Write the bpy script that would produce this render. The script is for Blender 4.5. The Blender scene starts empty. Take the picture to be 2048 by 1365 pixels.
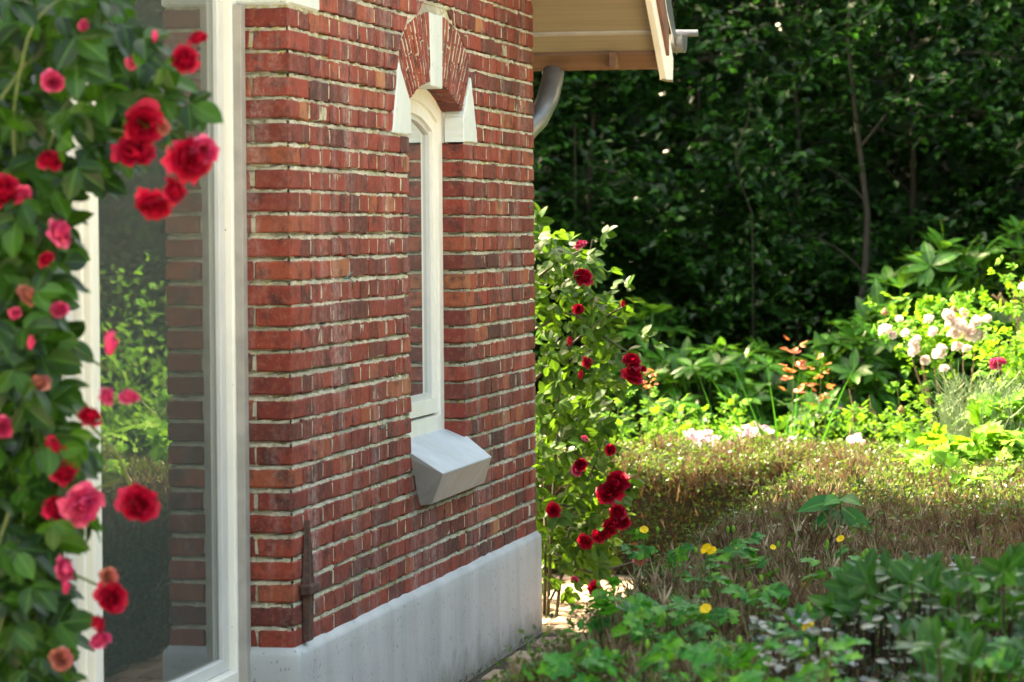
import bpy, math
import numpy as np
from mathutils import Matrix, Vector
S = bpy.context.scene
COL = S.collection
R = np.random.default_rng(11)
# ------------------------------------------------------------------ camera
CX, CY, CZ, YAW, PITCH, ROLL, FPX = 2.28982664, -8.15224288, 1.48415849, .203719249, .0346254662, -.00685562955, 6302.35667
CP = np.array([CX, CY, CZ])
FW = np.array([-math.sin(YAW)*math.cos(PITCH), math.cos(YAW)*math.cos(PITCH), -math.sin(PITCH)])
_r = np.array([math.cos(YAW), math.sin(YAW), 0]); _u = np.cross(_r, FW)
RT = _r*math.cos(ROLL)+_u*math.sin(ROLL); UP = -_r*math.sin(ROLL)+_u*math.cos(ROLL)
cam = bpy.data.cameras.new('camera'); co = bpy.data.objects.new('camera', cam); COL.objects.link(co)
cam.sensor_width = 36; cam.lens = FPX/2048*36; cam.clip_start = .1; cam.clip_end = 300
co.matrix_world = Matrix(((RT[0], UP[0], -FW[0], CX), (RT[1], UP[1], -FW[1], CY), (RT[2], UP[2], -FW[2], CZ), (0, 0, 0, 1)))
cam.dof.use_dof = True; cam.dof.focus_distance = 10.2; cam.dof.aperture_fstop = 5.6
S.camera = co
# ------------------------------------------------------------------ sky, sun, exposure
SUN = np.array([-.66, .30, .80]); SUN /= np.linalg.norm(SUN)
w = bpy.data.worlds.new('World'); S.world = w; w.use_nodes = True
nt = w.node_tree; sk = nt.nodes.new('ShaderNodeTexSky'); sk.sky_type = 'NISHITA'; sk.sun_disc = False; sk.dust_density = 4; sk.ozone_density = .5
sk.sun_elevation = math.asin(SUN[2]); sk.sun_rotation = math.atan2(SUN[0], SUN[1])
nt.links.new(sk.outputs[0], nt.nodes['Background'].inputs[0]); nt.nodes['Background'].inputs[1].default_value = .15
sl = bpy.data.lights.new('sun', 'SUN'); sl.energy = 4.4; sl.angle = math.radians(.5); sl.color = (1, .94, .84)
so = bpy.data.objects.new('sun', sl); COL.objects.link(so)
so.rotation_euler = Vector(SUN).to_track_quat('Z', 'Y').to_euler()
S.view_settings.view_transform = 'Standard'; S.view_settings.look = 'None'; S.view_settings.gamma = 1
S.view_settings.use_curve_mapping = False; S.view_settings.use_white_balance = True; S.view_settings.white_balance_temperature = 9600; S.view_settings.white_balance_tint = 5; S.view_settings.exposure = 3.3
S.render.engine = 'CYCLES'
S.cycles.max_bounces = 8; S.cycles.transparent_max_bounces = 12

def at(px, py, **k):      # the real point behind a pixel on a plane x=, y=, z= or at a distance D=
    d = FW+RT*(px-1024)/FPX+UP*(682.5-py)/FPX
    if 'D' in k: return CP+d*k['D']
    a = 'xyz'.index(list(k)[0]); return CP+d*(list(k.values())[0]-CP[a])/d[a]
def unit(v):
    v = np.asarray(v, float); return v/(np.linalg.norm(v, axis=-1, keepdims=True)+1e-12)
# ------------------------------------------------------------------ mesh builder
class MB:
    def __init__(s): s.v = []; s.f = []; s.r = []; s.m = []; s.n = 0
    def add(s, v, f, r=None, m=None):
        v = np.asarray(v, float).reshape(-1, 3)
        if r is None: r = R.random()
        s.v.append(v); s.r.append(np.broadcast_to(np.asarray(r, float), (len(v),)))
        s.m.append(np.zeros(len(v)) if m is None else np.asarray(m, float))
        if isinstance(f, np.ndarray): s.f.append(f+s.n)
        else:
            by = {}
            for q in f: by.setdefault(len(q), []).append(q)
            for q in by.values(): s.f.append(np.array(q)+s.n)
        s.n += len(v)
    def scatter(s, T, M, r=None):            # T = (verts, faces, mid); M = (k,3,4) matrices
        v, f, m = T; M = np.asarray(M)
        if len(M) == 0: return
        V = np.einsum('kij,nj->kni', M[:, :, :3], v)+M[:, None, :, 3]
        if r is None: r = R.random(len(M))
        k = len(M); n = len(v)
        for q in f:
            F = (q[None]+(np.arange(k)*n)[:, None, None]).reshape(-1, q.shape[1]); s.f.append(F+s.n)
        s.v.append(V.reshape(-1, 3)); s.r.append(np.repeat(r, n)); s.m.append(np.tile(m, k)); s.n += k*n
    def box(s, a, b, bev=.003, r=None, jit=0):
        a = np.array(a, float); b = np.array(b, float); c = (a+b)/2; h = abs(b-a)/2; bev = min(bev, h.min()*.9)
        V, F, idx = [], [], {}
        for sx in (-1, 1):
            for sy in (-1, 1):
                for sz in (-1, 1):
                    sg = np.array([sx, sy, sz])
                    for ax in range(3):
                        p = sg*(h-bev); p[ax] = sg[ax]*h[ax]; idx[(sx, sy, sz, ax)] = len(V); V.append(c+p)
        for ax in range(3):
            o = [i for i in range(3) if i != ax]
            for s1 in (-1, 1):
                q = []
                for t in ((-1, -1), (1, -1), (1, 1), (-1, 1)):
                    g = [0, 0, 0]; g[ax] = s1; g[o[0]] = t[0]; g[o[1]] = t[1]; q.append(idx[(*g, ax)])
                flip = (s1 < 0) ^ (ax == 1)
                F.append(q[::-1] if flip else q)
            for t in ((-1, -1), (1, -1), (1, 1), (-1, 1)):      # chamfers along axis ax
                g0 = [0, 0, 0]; g0[o[0]], g0[o[1]] = t; g1 = list(g0); g0[ax] = -1; g1[ax] = 1
                q = [idx[(*g0, o[0])], idx[(*g1, o[0])], idx[(*g1, o[1])], idx[(*g0, o[1])]]
                F.append(q)
        for sx in (-1, 1):
            for sy in (-1, 1):
                for sz in (-1, 1): F.append([idx[(sx, sy, sz, a)] for a in range(3)])
        V = np.array(V)
        if jit: V = V+R.normal(0, jit, V.shape)
        s.add(V, F, r)
    def tube(s, P, rad, n=6, r=None, caps=True):
        P = np.asarray(P, float); rad = np.broadcast_to(rad, (len(P),)); T = unit(np.gradient(P, axis=0))
        ref = np.array([0, 0, 1.]) if abs(T[0][2]) < .9 else np.array([1., 0, 0])
        A = unit(np.cross(T, ref)); B = np.cross(T, A); a = np.arange(n)*2*math.pi/n
        V = P[:, None]+rad[:, None, None]*(np.cos(a)[None, :, None]*A[:, None]+np.sin(a)[None, :, None]*B[:, None])
        k = len(P); i = np.arange(k-1)[:, None]*n; j = np.arange(n)[None]; j2 = (j+1) % n
        F = np.stack([i+j, i+j2, i+n+j2, i+n+j], -1).reshape(-1, 4); s.add(V, F, r)
        if caps and n > 3:
            s.add(V[0], [list(range(n))[::-1]], r if r is not None else .5); s.add(V[-1], [list(range(n))], r if r is not None else .5)
    def prism(s, pts, ext, r=None):          # closed outline pts (3d) pushed along ext
        p = np.asarray(pts, float); n = len(p); V = np.concatenate([p, p+np.asarray(ext)])
        F = [list(range(n))[::-1], [i+n for i in range(n)]]+[[i, (i+1) % n, (i+1) % n+n, i+n] for i in range(n)]
        s.add(V, F, r)
    def build(s, name, mat, parent=None, smooth=False, **props):
        V = np.concatenate(s.v) if s.v else np.zeros((0, 3)); me = bpy.data.meshes.new(name)
        me.vertices.add(len(V)); me.vertices.foreach_set('co', V.astype(np.float32).ravel())
        L = np.concatenate([f.ravel() for f in s.f]); sizes = np.concatenate([np.full(len(f), f.shape[1]) for f in s.f])
        me.loops.add(len(L)); me.loops.foreach_set('vertex_index', L.astype(np.int32))
        me.polygons.add(len(sizes)); st = np.concatenate([[0], np.cumsum(sizes)[:-1]])
        me.polygons.foreach_set('loop_start', st.astype(np.int32)); me.polygons.foreach_set('loop_total', sizes.astype(np.int32))
        for nm, d in (('rnd', s.r), ('mid', s.m)):
            a = me.attributes.new(nm, 'FLOAT', 'POINT'); a.data.foreach_set('value', np.concatenate(d).astype(np.float32))
        me.update(calc_edges=True)
        me.polygons.foreach_set('use_smooth', np.full(len(sizes), bool(smooth)))
        if mat: me.materials.append(mat)
        return link(name, me, parent, **props)
def link(name, me, parent=None, **props):
    o = bpy.data.objects.new(name, me); COL.objects.link(o)
    if parent is not None:
        o.parent = parent; o.matrix_parent_inverse = Matrix.Translation(parent_world(parent)).inverted()
    for k, v in props.items(): o[k] = v
    return o
def parent_world(p):
    t = Vector(p.location)
    while p.parent is not None: p = p.parent; 
    return Vector(p.location)
def thing(name, label, cat, loc=(0, 0, 0), group=None, kind=None):
    o = bpy.data.objects.new(name, None); COL.objects.link(o); o.location = tuple(loc); o.empty_display_size = .1
    o['label'] = label; o['category'] = cat
    if group: o['group'] = group
    if kind: o['kind'] = kind
    return o
def norm_mesh(me): me.validate(); return me
# ------------------------------------------------------------------ materials
class NT:
    def __init__(s, name):
        s.m = bpy.data.materials.new(name); s.m.use_nodes = True; s.t = s.m.node_tree; s.p = s.t.nodes['Principled BSDF']; s.out = s.t.nodes['Material Output']
    def n(s, typ, **k):
        x = s.t.nodes.new('ShaderNode'+typ)
        for a, b in k.items():
            if a.startswith('i_'): x.inputs[a[2:].replace('_', ' ')].default_value = b
            else: setattr(x, a, b)
        return x
    def l(s, a, b): s.t.links.new(a, b)
    def pos(s, sc=(1, 1, 1)):
        g = s.n('NewGeometry'); v = s.n('VectorMath', operation='MULTIPLY'); v.inputs[1].default_value = sc; s.l(g.outputs['Position'], v.inputs[0]); return v.outputs[0]
    def noise(s, vec, scale, det=4, rough=.6):
        x = s.n('TexNoise'); x.inputs['Scale'].default_value = scale; x.inputs['Detail'].default_value = det; x.inputs['Roughness'].default_value = rough
        if vec is not None: s.l(vec, x.inputs['Vector'])
        return x.outputs['Fac']
    def ramp(s, fac, stops):
        x = s.n('ValToRGB'); e = x.color_ramp.elements
        while len(e) < len(stops): e.new(.5)
        for i, (p, c) in enumerate(stops): e[i].position = p; e[i].color = (*c, 1) if not np.isscalar(c) else (c, c, c, 1)
        s.l(fac, x.inputs[0]); return x.outputs[0]
    def mix(s, fac, a, b, bt='MIX'):
        x = s.n('Mix', data_type='RGBA', blend_type=bt)
        for v, i in ((fac, 0), (a, 6), (b, 7)):
            if hasattr(v, 'links'): s.l(v, x.inputs[i])
            elif i == 0: x.inputs[0].default_value = v
            else: x.inputs[i].default_value = (*v, 1)
        return x.outputs[2]
    def math(s, op, a, b=0):
        x = s.n('Math', operation=op)
        for v, i in ((a, 0), (b, 1)):
            if hasattr(v, 'links'): s.l(v, x.inputs[i])
            else: x.inputs[i].default_value = v
        return x.outputs[0]
    def attr(s, n): x = s.n('Attribute'); x.attribute_name = n; return x.outputs['Fac']
    def bump(s, h, st, dist, prev=None):
        x = s.n('Bump'); x.inputs['Strength'].default_value = st; x.inputs['Distance'].default_value = dist; s.l(h, x.inputs['Height']); s.l(x.outputs[0], s.p.inputs['Normal']); return x
    def base(s, c): s.l(c, s.p.inputs['Base Color'])
    def set(s, **k):
        for a, b in k.items(): s.p.inputs[a.replace('_', ' ')].default_value = b

def mat_brick():
    s = NT('brick'); p = s.pos(); r = s.attr('rnd')
    c = s.ramp(r, [(0, (.07, .022, .02)), (.08, (.14, .030, .022)), (.3, (.195, .029, .020)), (.55, (.24, .036, .022)), (.88, (.29, .046, .026)), (.975, (.33, .085, .038)), (1, (.40, .17, .075))])
    off = s.n('VectorMath', operation='ADD'); s.l(p, off.inputs[0]); k = s.n('CombineXYZ'); s.l(s.math('MULTIPLY', r, 37.), k.inputs[0]); s.l(k.outputs[0], off.inputs[1]); q = off.outputs[0]
    c = s.mix(s.ramp(s.noise(q, 14, 4, .65), [(.49, 0.), (.66, .85)]), c, (.045, .018, .016))      # burnt smudges
    c = s.mix(s.ramp(s.noise(q, 55, 3, .6), [(.5, 0.), (.75, .45)]), c, (.36, .14, .09))
    c = s.mix(s.ramp(s.noise(p, 160, 2, .5), [(.62, 0.), (.72, .55)]), c, (.05, .025, .02))
    ef = s.noise(s.pos((7, 7, 1.2)), 1.0, 5, .7)                                                 # lime bloom and run marks
    ef2 = s.math('MULTIPLY', s.ramp(ef, [(.50, 0.), (.68, 1.)]), s.ramp(s.noise(p, 60, 4, .7), [(.36, 0.), (.62, 1.)]))
    c = s.mix(s.math('MULTIPLY', ef2, .52), c, (.52, .42, .40))
    c = s.mix(s.ramp(s.noise(p, 330, 1, .5), [(.74, 0.), (.78, .8)]), c, (.62, .58, .54))
    c = s.mix(s.ramp(s.noise(p, 2.2, 4, .6), [(.45, 0.), (.75, .40)]), c, (.10, .035, .025))
    s.base(c); s.set(Roughness=.78, Specular_IOR_Level=.35)
    h = s.math('ADD', s.noise(p, 90, 5, .7), s.math('MULTIPLY', s.noise(p, 420, 2, .6), .5)); s.bump(h, .7, .0022); return s.m
def mat_mortar():
    s = NT('mortar'); p = s.pos()
    c = s.ramp(s.noise(p, 24, 4, .6), [(.3, (.36, .33, .24)), (.5, (.55, .51, .40)), (.72, (.74, .70, .58))])
    c = s.mix(s.ramp(s.noise(p, 3.0, 3, .6), [(.45, 0.), (.62, .7)]), c, (.28, .26, .20))
    moss = s.math('MULTIPLY', s.ramp(s.noise(p, 1.7, 3, .6), [(.42, 0.), (.6, 1.)]), s.ramp(s.noise(p, 38, 3, .6), [(.48, 0.), (.62, 1.)]))
    c = s.mix(s.math('MULTIPLY', moss, .85), c, (.33, .31, .07))
    c = s.mix(s.ramp(s.noise(p, 120, 3, .7), [(.58, 0.), (.72, .75)]), c, (.08, .07, .055))
    s.base(c); s.set(Roughness=.95, Specular_IOR_Level=.15)
    s.bump(s.noise(p, 130, 5, .75), .9, .005); return s.m
def mat_paint(name, c1, c2, rough=.45, sc=8, streak=None, bump=.0006, spots=None):
    s = NT(name); p = s.pos(); c = s.ramp(s.noise(p, sc, 4, .6), [(.3, c1), (.7, c2)])
    if streak:
        q = s.pos((3.6, 3.6, .35)); c = s.mix(s.ramp(s.noise(q, 1., 4, .65), [(.42, 0.), (.66, streak[0])]), c, streak[1])
    if len(streak or ()) > 2:
        q = s.pos((6, 6, .5)); c = s.mix(s.ramp(s.noise(q, .8, 4, .6), [(.5, 0.), (.72, streak[2])]), c, streak[3])
    if spots: c = s.mix(s.ramp(s.noise(p, spots[2], 2, .5), [(spots[0], 0.), (spots[0]+.05, .8)]), c, spots[1])
    s.base(c); s.set(Roughness=rough, Specular_IOR_Level=.4); s.bump(s.noise(p, 160, 4, .6), .6, bump); return s.m
def mat_wood(name, c1, c2, sc=(2, 60, 60), rough=.6):
    s = NT(name); c = s.ramp(s.noise(s.pos(sc), 1., 4, .6), [(.3, c1), (.7, c2)]); s.base(c); s.set(Roughness=rough); s.bump(s.noise(s.pos(sc), 2., 4, .6), .4, .001); return s.m
def foot_dirt(m):
    t = m.node_tree; p = t.nodes['Principled BSDF']; src = p.inputs['Base Color'].links[0].from_socket; n_ = t.nodes.new
    g = n_('ShaderNodeNewGeometry'); sx = n_('ShaderNodeSeparateXYZ'); t.links.new(g.outputs['Position'], sx.inputs[0]); no = n_('ShaderNodeTexNoise'); no.inputs['Scale'].default_value = 14; no.inputs['Detail'].default_value = 6; t.links.new(g.outputs['Position'], no.inputs['Vector'])
    a = n_('ShaderNodeMath'); a.operation = 'MULTIPLY_ADD'; a.inputs[1].default_value = .22; t.links.new(no.outputs['Fac'], a.inputs[0]); a.inputs[2].default_value = -.06; b = n_('ShaderNodeMath'); b.operation = 'SUBTRACT'; t.links.new(a.outputs[0], b.inputs[0]); t.links.new(sx.outputs[2], b.inputs[1])
    r = n_('ShaderNodeMapRange'); r.inputs[1].default_value = -.06; r.inputs[2].default_value = .06; r.inputs[4].default_value = .7; t.links.new(b.outputs[0], r.inputs[0]); mx = n_('ShaderNodeMix'); mx.data_type = 'RGBA'; t.links.new(r.outputs[0], mx.inputs[0]); t.links.new(src, mx.inputs[6]); mx.inputs[7].default_value = (.15, .145, .09, 1); t.links.new(mx.outputs[2], p.inputs['Base Color'])
def mat_plain(name, c, rough=.5, metal=0, noise=None):
    s = NT(name)
    if noise: s.base(s.ramp(s.noise(s.pos(), noise[0], 4, .6), [(.3, c), (.7, noise[1])]))
    else: s.p.inputs['Base Color'].default_value = (*c, 1)
    s.set(Roughness=rough, Metallic=metal); return s.m
def mat_leaf(name, stops, trans=.35, tcol=(.25, .42, .04), rough=.42, rib=.35, spec=.25, patch=None):
    s = NT(name); r = s.attr('rnd'); m = s.attr('mid')
    c = s.ramp(r, stops)
    c = s.mix(s.ramp(s.noise(s.pos(), 45, 3, .6), [(.4, 0.), (.7, .35)]), c, tuple(.55*x for x in stops[0][1]))
    if patch: c = s.mix(s.ramp(s.noise(s.pos(), patch[0], 3, .6), [(.5, 0.), (.66, patch[2])]), c, patch[1])
    if rib: c = s.mix(s.ramp(m, [(0., rib), (.16, 0.)]), c, tuple(min(1, 2.2*x+.03) for x in stops[-1][1]))
    s.base(c); s.set(Roughness=rough, Specular_IOR_Level=spec)
    s.bump(s.math('ADD', s.noise(s.pos(), 180, 2, .5), m), .35, .002)
    t = s.n('BsdfTranslucent'); tc = s.mix(.55, c, tcol); s.l(tc, t.inputs[0]); mx = s.n('MixShader'); mx.inputs[0].default_value = trans
    s.l(s.p.outputs[0], mx.inputs[1]); s.l(t.outputs[0], mx.inputs[2]); s.l(mx.outputs[0], s.out.inputs[0]); return s.m
def mat_petal(name, stops, tr=.25, rough=.55):
    s = NT(name); c = s.ramp(s.attr('rnd'), stops); c = s.mix(s.ramp(s.noise(s.pos(), 70, 2, .5), [(.45, 0.), (.75, .5)]), c, tuple(x*.6 for x in stops[0][1]))
    s.base(c); s.set(Roughness=rough, Specular_IOR_Level=.3)
    t = s.n('BsdfTranslucent'); s.l(c, t.inputs[0]); mx = s.n('MixShader'); mx.inputs[0].default_value = tr
    s.l(s.p.outputs[0], mx.inputs[1]); s.l(t.outputs[0], mx.inputs[2]); s.l(mx.outputs[0], s.out.inputs[0]); return s.m
def mat_glass(name, wob=.0):
    s = NT(name); g = s.n('BsdfGlossy'); g.inputs['Roughness'].default_value = .0; t = s.n('BsdfTransparent'); t.inputs[0].default_value = (.80, .86, .83, 1)
    f = s.n('Fresnel'); f.inputs[0].default_value = 1.5; b = s.math('MINIMUM', s.math('MULTIPLY', f.outputs[0], 1.6), 1.)
    mx = s.n('MixShader'); s.l(b, mx.inputs[0]); s.l(t.outputs[0], mx.inputs[1]); s.l(g.outputs[0], mx.inputs[2])
    if wob:
        bp = s.n('Bump'); bp.inputs['Strength'].default_value = 1.; bp.inputs['Distance'].default_value = wob
        s.l(s.noise(s.pos((.8, .8, 5)), 2., 3, .55), bp.inputs['Height']); s.l(bp.outputs[0], g.inputs['Normal'])
    df = s.n('BsdfDiffuse'); df.inputs[0].default_value = (.62, .70, .62, 1); m2 = s.n('MixShader'); m2.inputs[0].default_value = .055; s.l(mx.outputs[0], m2.inputs[1]); s.l(df.outputs[0], m2.inputs[2])
    s.t.nodes.remove(s.p); s.l(m2.outputs[0], s.out.inputs[0]); return s.m
M = {}
M['brick'] = mat_brick(); M['mortar'] = mat_mortar()
M['plinth'] = mat_paint('painted_plinth', (.36, .385, .385), (.43, .45, .445), .6, 5, (.5, (.56, .56, .56), .5, (.30, .28, .28)), .0015, (.66, (.16, .15, .15), 70))
foot_dirt(M['plinth'])
M['sill'] = mat_paint('painted_sill', (.42, .48, .52), (.52, .57, .60), .5, 16, (.45, (.33, .34, .33)), .001, (.72, (.2, .2, .2), 60))
M['stone'] = mat_paint('painted_stone', (.58, .63, .60), (.68, .72, .68), .5, 14, (.3, (.50, .53, .50)), .001, (.7, (.25, .22, .18), 45))
M['lime'] = mat_paint('rough_limed_stone', (.44, .40, .35), (.60, .55, .48), .8, 20, None, .003)
M['cream'] = mat_paint('cream_paint', (.80, .78, .69), (.86, .84, .76), .4, 6, (.3, (.52, .49, .42)), .0003, (.74, (.12, .1, .08), 80))
M['greyframe'] = mat_paint('grey_white_paint', (.52, .53, .51), (.60, .60, .58), .35, 8)
M['caulk'] = mat_paint('weathered_trim', (.30, .28, .25), (.42, .39, .35), .7, 12)
M['soffit'] = mat_wood('tan_soffit', (.23, .185, .115), (.28, .225, .145))
M['dkwood'] = mat_wood('dark_timber', (.12, .055, .03), (.18, .09, .05))
M['zinc'] = mat_plain('zinc', (.12, .13, .14), .42, .6, (12, (.20, .215, .23)))
M['iron'] = mat_plain('rusty_iron', (.045, .03, .028), .75, .3, (60, (.13, .06, .04)))
M['glass'] = mat_glass('glass', .00012); M['glass2'] = mat_glass('window_glass', .0)
M['tile'] = mat_plain('roof_tile', (.12, .05, .035), .7, 0, (9, (.2, .08, .05)))
M['room'] = mat_plain('room', (.34, .40, .34), .9); M['curtain'] = mat_plain('curtain', (.16, .20, .23), .9)
M['nail'] = mat_plain('green_clip', (.01, .10, .06), .4)
M['stem'] = mat_plain('green_stem', (.07, .12, .025), .6, 0, (30, (.12, .14, .04)))
M['bark'] = mat_plain('bark', (.014, .011, .007), .85, 0, (25, (.032, .025, .014)))
M['greybark'] = mat_plain('grey_bark', (.016, .013, .008), .85, 0, (25, (.035, .028, .017)))
M['darkstem'] = mat_plain('dark_cane', (.025, .04, .012), .6, 0, (30, (.06, .045, .025)))
M['thorn'] = mat_plain('dry_twig', (.17, .10, .06), .85, 0, (50, (.26, .17, .11)))
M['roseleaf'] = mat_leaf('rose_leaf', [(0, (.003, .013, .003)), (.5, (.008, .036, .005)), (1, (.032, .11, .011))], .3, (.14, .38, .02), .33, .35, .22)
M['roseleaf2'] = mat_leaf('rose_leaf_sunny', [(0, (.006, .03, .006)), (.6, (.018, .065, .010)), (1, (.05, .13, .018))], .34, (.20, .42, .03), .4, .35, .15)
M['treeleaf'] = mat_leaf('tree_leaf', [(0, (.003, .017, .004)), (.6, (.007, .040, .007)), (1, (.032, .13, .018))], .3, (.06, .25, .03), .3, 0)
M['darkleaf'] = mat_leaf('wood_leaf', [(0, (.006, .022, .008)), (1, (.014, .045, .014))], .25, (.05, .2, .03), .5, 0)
M['rhodo'] = mat_leaf('rhododendron_leaf', [(0, (.012, .065, .009)), (.6, (.026, .12, .012)), (1, (.05, .18, .018))], .3, (.14, .34, .03), .34, .4)
M['lime_leaf'] = mat_leaf('fresh_leaf', [(0, (.05, .17, .015)), (.6, (.085, .25, .022)), (1, (.18, .34, .05))], .4, (.22, .48, .03), .5, .3, .08)
M['cel'] = mat_leaf('celandine_leaf', [(0, (.010, .105, .028)), (.6, (.020, .17, .026)), (1, (.08, .26, .012))], .32, (.10, .42, .02), .5, .3, .15)
M['glossleaf'] = mat_leaf('glossy_leaf', [(0, (.008, .04, .010)), (.6, (.014, .06, .012)), (1, (.028, .11, .012))], .22, (.08, .34, .015), .28, .3, .1)
M['sky_glint'] = mat_leaf('sky_glint_leaf', [(0, (.010, .032, .012)), (.75, (.03, .055, .038)), (1, (.17, .21, .24))], .1, (.2, .3, .2), .25, .2)  # palest leaves have bluish sky glints put into the colour
M['hedgeleaf'] = mat_leaf('hedge_leaf', [(0, (.022, .05, .014)), (.6, (.045, .09, .022)), (1, (.11, .18, .045))], .3, (.2, .35, .04), .35, 0)
M['drytwig'] = mat_leaf('dry_hedge_twig', [(0, (.05, .03, .018)), (.45, (.15, .095, .055)), (.85, (.26, .19, .115)), (1, (.46, .38, .26))], .15, (.3, .2, .1), .8, 0, .1)
M['redleaf'] = mat_leaf('red_young_leaf', [(0, (.30, .045, .03)), (.6, (.38, .10, .05)), (1, (.42, .22, .08))], .4, (.6, .2, .06), .4, .3)
M['paleleaf'] = mat_leaf('pale_grey_green_leaf', [(0, (.16, .24, .13)), (1, (.30, .38, .22))], .3, (.4, .5, .2), .5, 0)
M['red'] = mat_petal('red_petal', [(0, (.20, .001, .010)), (.5, (.42, .003, .030)), (1, (.62, .010, .06))], .38)
M['hotpink'] = mat_petal('crimson_pink_petal', [(0, (.42, .012, .07)), (.5, (.6, .04, .15)), (1, (.75, .16, .28))])
M['faded'] = mat_petal('faded_petal', [(0, (.34, .08, .06)), (.5, (.46, .17, .12)), (1, (.55, .08, .12))])
M['palepink'] = mat_petal('pale_pink_petal', [(0, (.80, .60, .56)), (.5, (.88, .76, .72)), (1, (.92, .86, .80))], .5)
M['pinks'] = mat_petal('mauve_pink_petal', [(0, (.55, .24, .36)), (1, (.74, .46, .56))], .3)
M['yellow'] = mat_petal('yellow_petal', [(0, (.75, .45, .01)), (1, (.85, .62, .02))], .3)
M['bud'] = mat_plain('brown_bud', (.22, .10, .045), .8, 0, (60, (.38, .2, .1)))
def mat_ground():
    s = NT('soil'); p = s.pos(); c = s.ramp(s.noise(p, 5, 6, .7), [(.3, (.035, .026, .016)), (.55, (.06, .05, .028)), (.75, (.05, .075, .025))]); s.base(c); s.set(Roughness=.95); s.bump(s.noise(p, 30, 6, .7), 1, .03); return s.m
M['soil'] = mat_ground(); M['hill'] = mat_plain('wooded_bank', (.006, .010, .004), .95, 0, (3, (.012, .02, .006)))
def mat_paver():
    s = NT('paver'); p = s.pos(); c = s.ramp(s.attr('rnd'), [(0, (.26, .15, .11)), (.5, (.36, .23, .17)), (1, (.42, .30, .21))])
    c = s.mix(s.ramp(s.noise(p, 9, 5, .65), [(.48, 0.), (.65, .6)]), c, (.20, .20, .07)); c = s.mix(s.ramp(s.noise(p, 60, 3, .6), [(.5, 0.), (.7, .5)]), c, (.14, .10, .08))
    s.base(c); s.set(Roughness=.9); s.bump(s.noise(p, 80, 5, .7), .7, .003); return s.m
M['paver'] = mat_paver()

# ================================================================== GROUND
mb = MB(); n = 60; g = np.linspace(-60, 60, n+1); X, Y = np.meshgrid(g, g); mb.add(np.stack([X, Y, X*0-.03], -1), (np.arange(n)[:, None]*(n+1)+np.arange(n)[None])[..., None].reshape(-1, 1)+np.array([0, 1, n+2, n+1]), .5)
mb.build('ground', M['soil'], kind='structure')
def bank():
    n = 70; gx = np.linspace(-26, 30, n+1); gy = np.linspace(-24, 34, n+1); X, Y = np.meshgrid(gx, gy)
    dd = np.maximum.reduce([Y-17.5, X-11.5, -13.5-X, -20-Y]); Z = np.where(dd > -1, 5.2*(1-np.exp(-np.maximum(dd+1, 0)/2.2)), 0)-.06+.25*np.sin(X*1.3)*np.sin(Y*1.1)*(dd > 0)
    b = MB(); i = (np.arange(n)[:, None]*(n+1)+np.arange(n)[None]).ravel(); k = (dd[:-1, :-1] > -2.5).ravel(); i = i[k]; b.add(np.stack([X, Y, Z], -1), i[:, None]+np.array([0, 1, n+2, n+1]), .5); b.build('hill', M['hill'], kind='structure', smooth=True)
bank()
path = MB(); path.add([[-3.2, -4.5, -.012], [.95, -4.5, -.012], [.95, 5.5, -.012], [-3.2, 5.5, -.012]], [[0, 1, 2, 3]], .3)
po = path.build('path', M['soil'], kind='structure')
npv = 0; rest = MB(); vis = []
for i in range(-20, 27):
    y0 = i*.21
    for j in range(-14, 9):
        x0 = j*.105+(.0 if i % 2 else .0525); c = np.array([x0+.05, y0+.1])
        if -4 < y0 and y0+.2 < 5.4 and x0+.1 < .92 and (x0 > .012 or y0 > 3.37 or (y0 < -.3 and x0 > -.1)):
            h = R.normal(0, .0025)
            vis.append((0 if (y0 > 1.7) else 1, c, (x0+.003, y0+.003, -.06+h), (x0+.1, y0+.206, h)))
vis.sort(key=lambda q: (q[0], -q[1][0] if q[1][1] < 3 else 0))
for k, q in enumerate(vis):
    if k < 300: b = MB(); b.box(q[2], q[3], .005, jit=.001); b.build('paver', M['paver'], po)
    else: rest.box(q[2], q[3], .005, jit=.001)
rest.build('paving', M['paver'], po, kind='stuff')

tb = MB(); tb.add([[3.0, -15, -.008], [10.5, -15, -.008], [10.5, 4.4, -.008], [3.0, 4.4, -.008]], [[0, 1, 2, 3]], .3); tb.add([[-6, -15, -.008], [2.999, -15, -.008], [2.999, -4.5, -.008], [-6, -4.5, -.008]], [[0, 1, 2, 3]], .3)  # unseen pale ground added to bounce sunlight onto wall, plinth and posts
tb.build('bounce_ground', mat_plain('pale_bounce', (.34, .31, .26), .9, 0, (30, (.46, .43, .37))), kind='structure')
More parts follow.
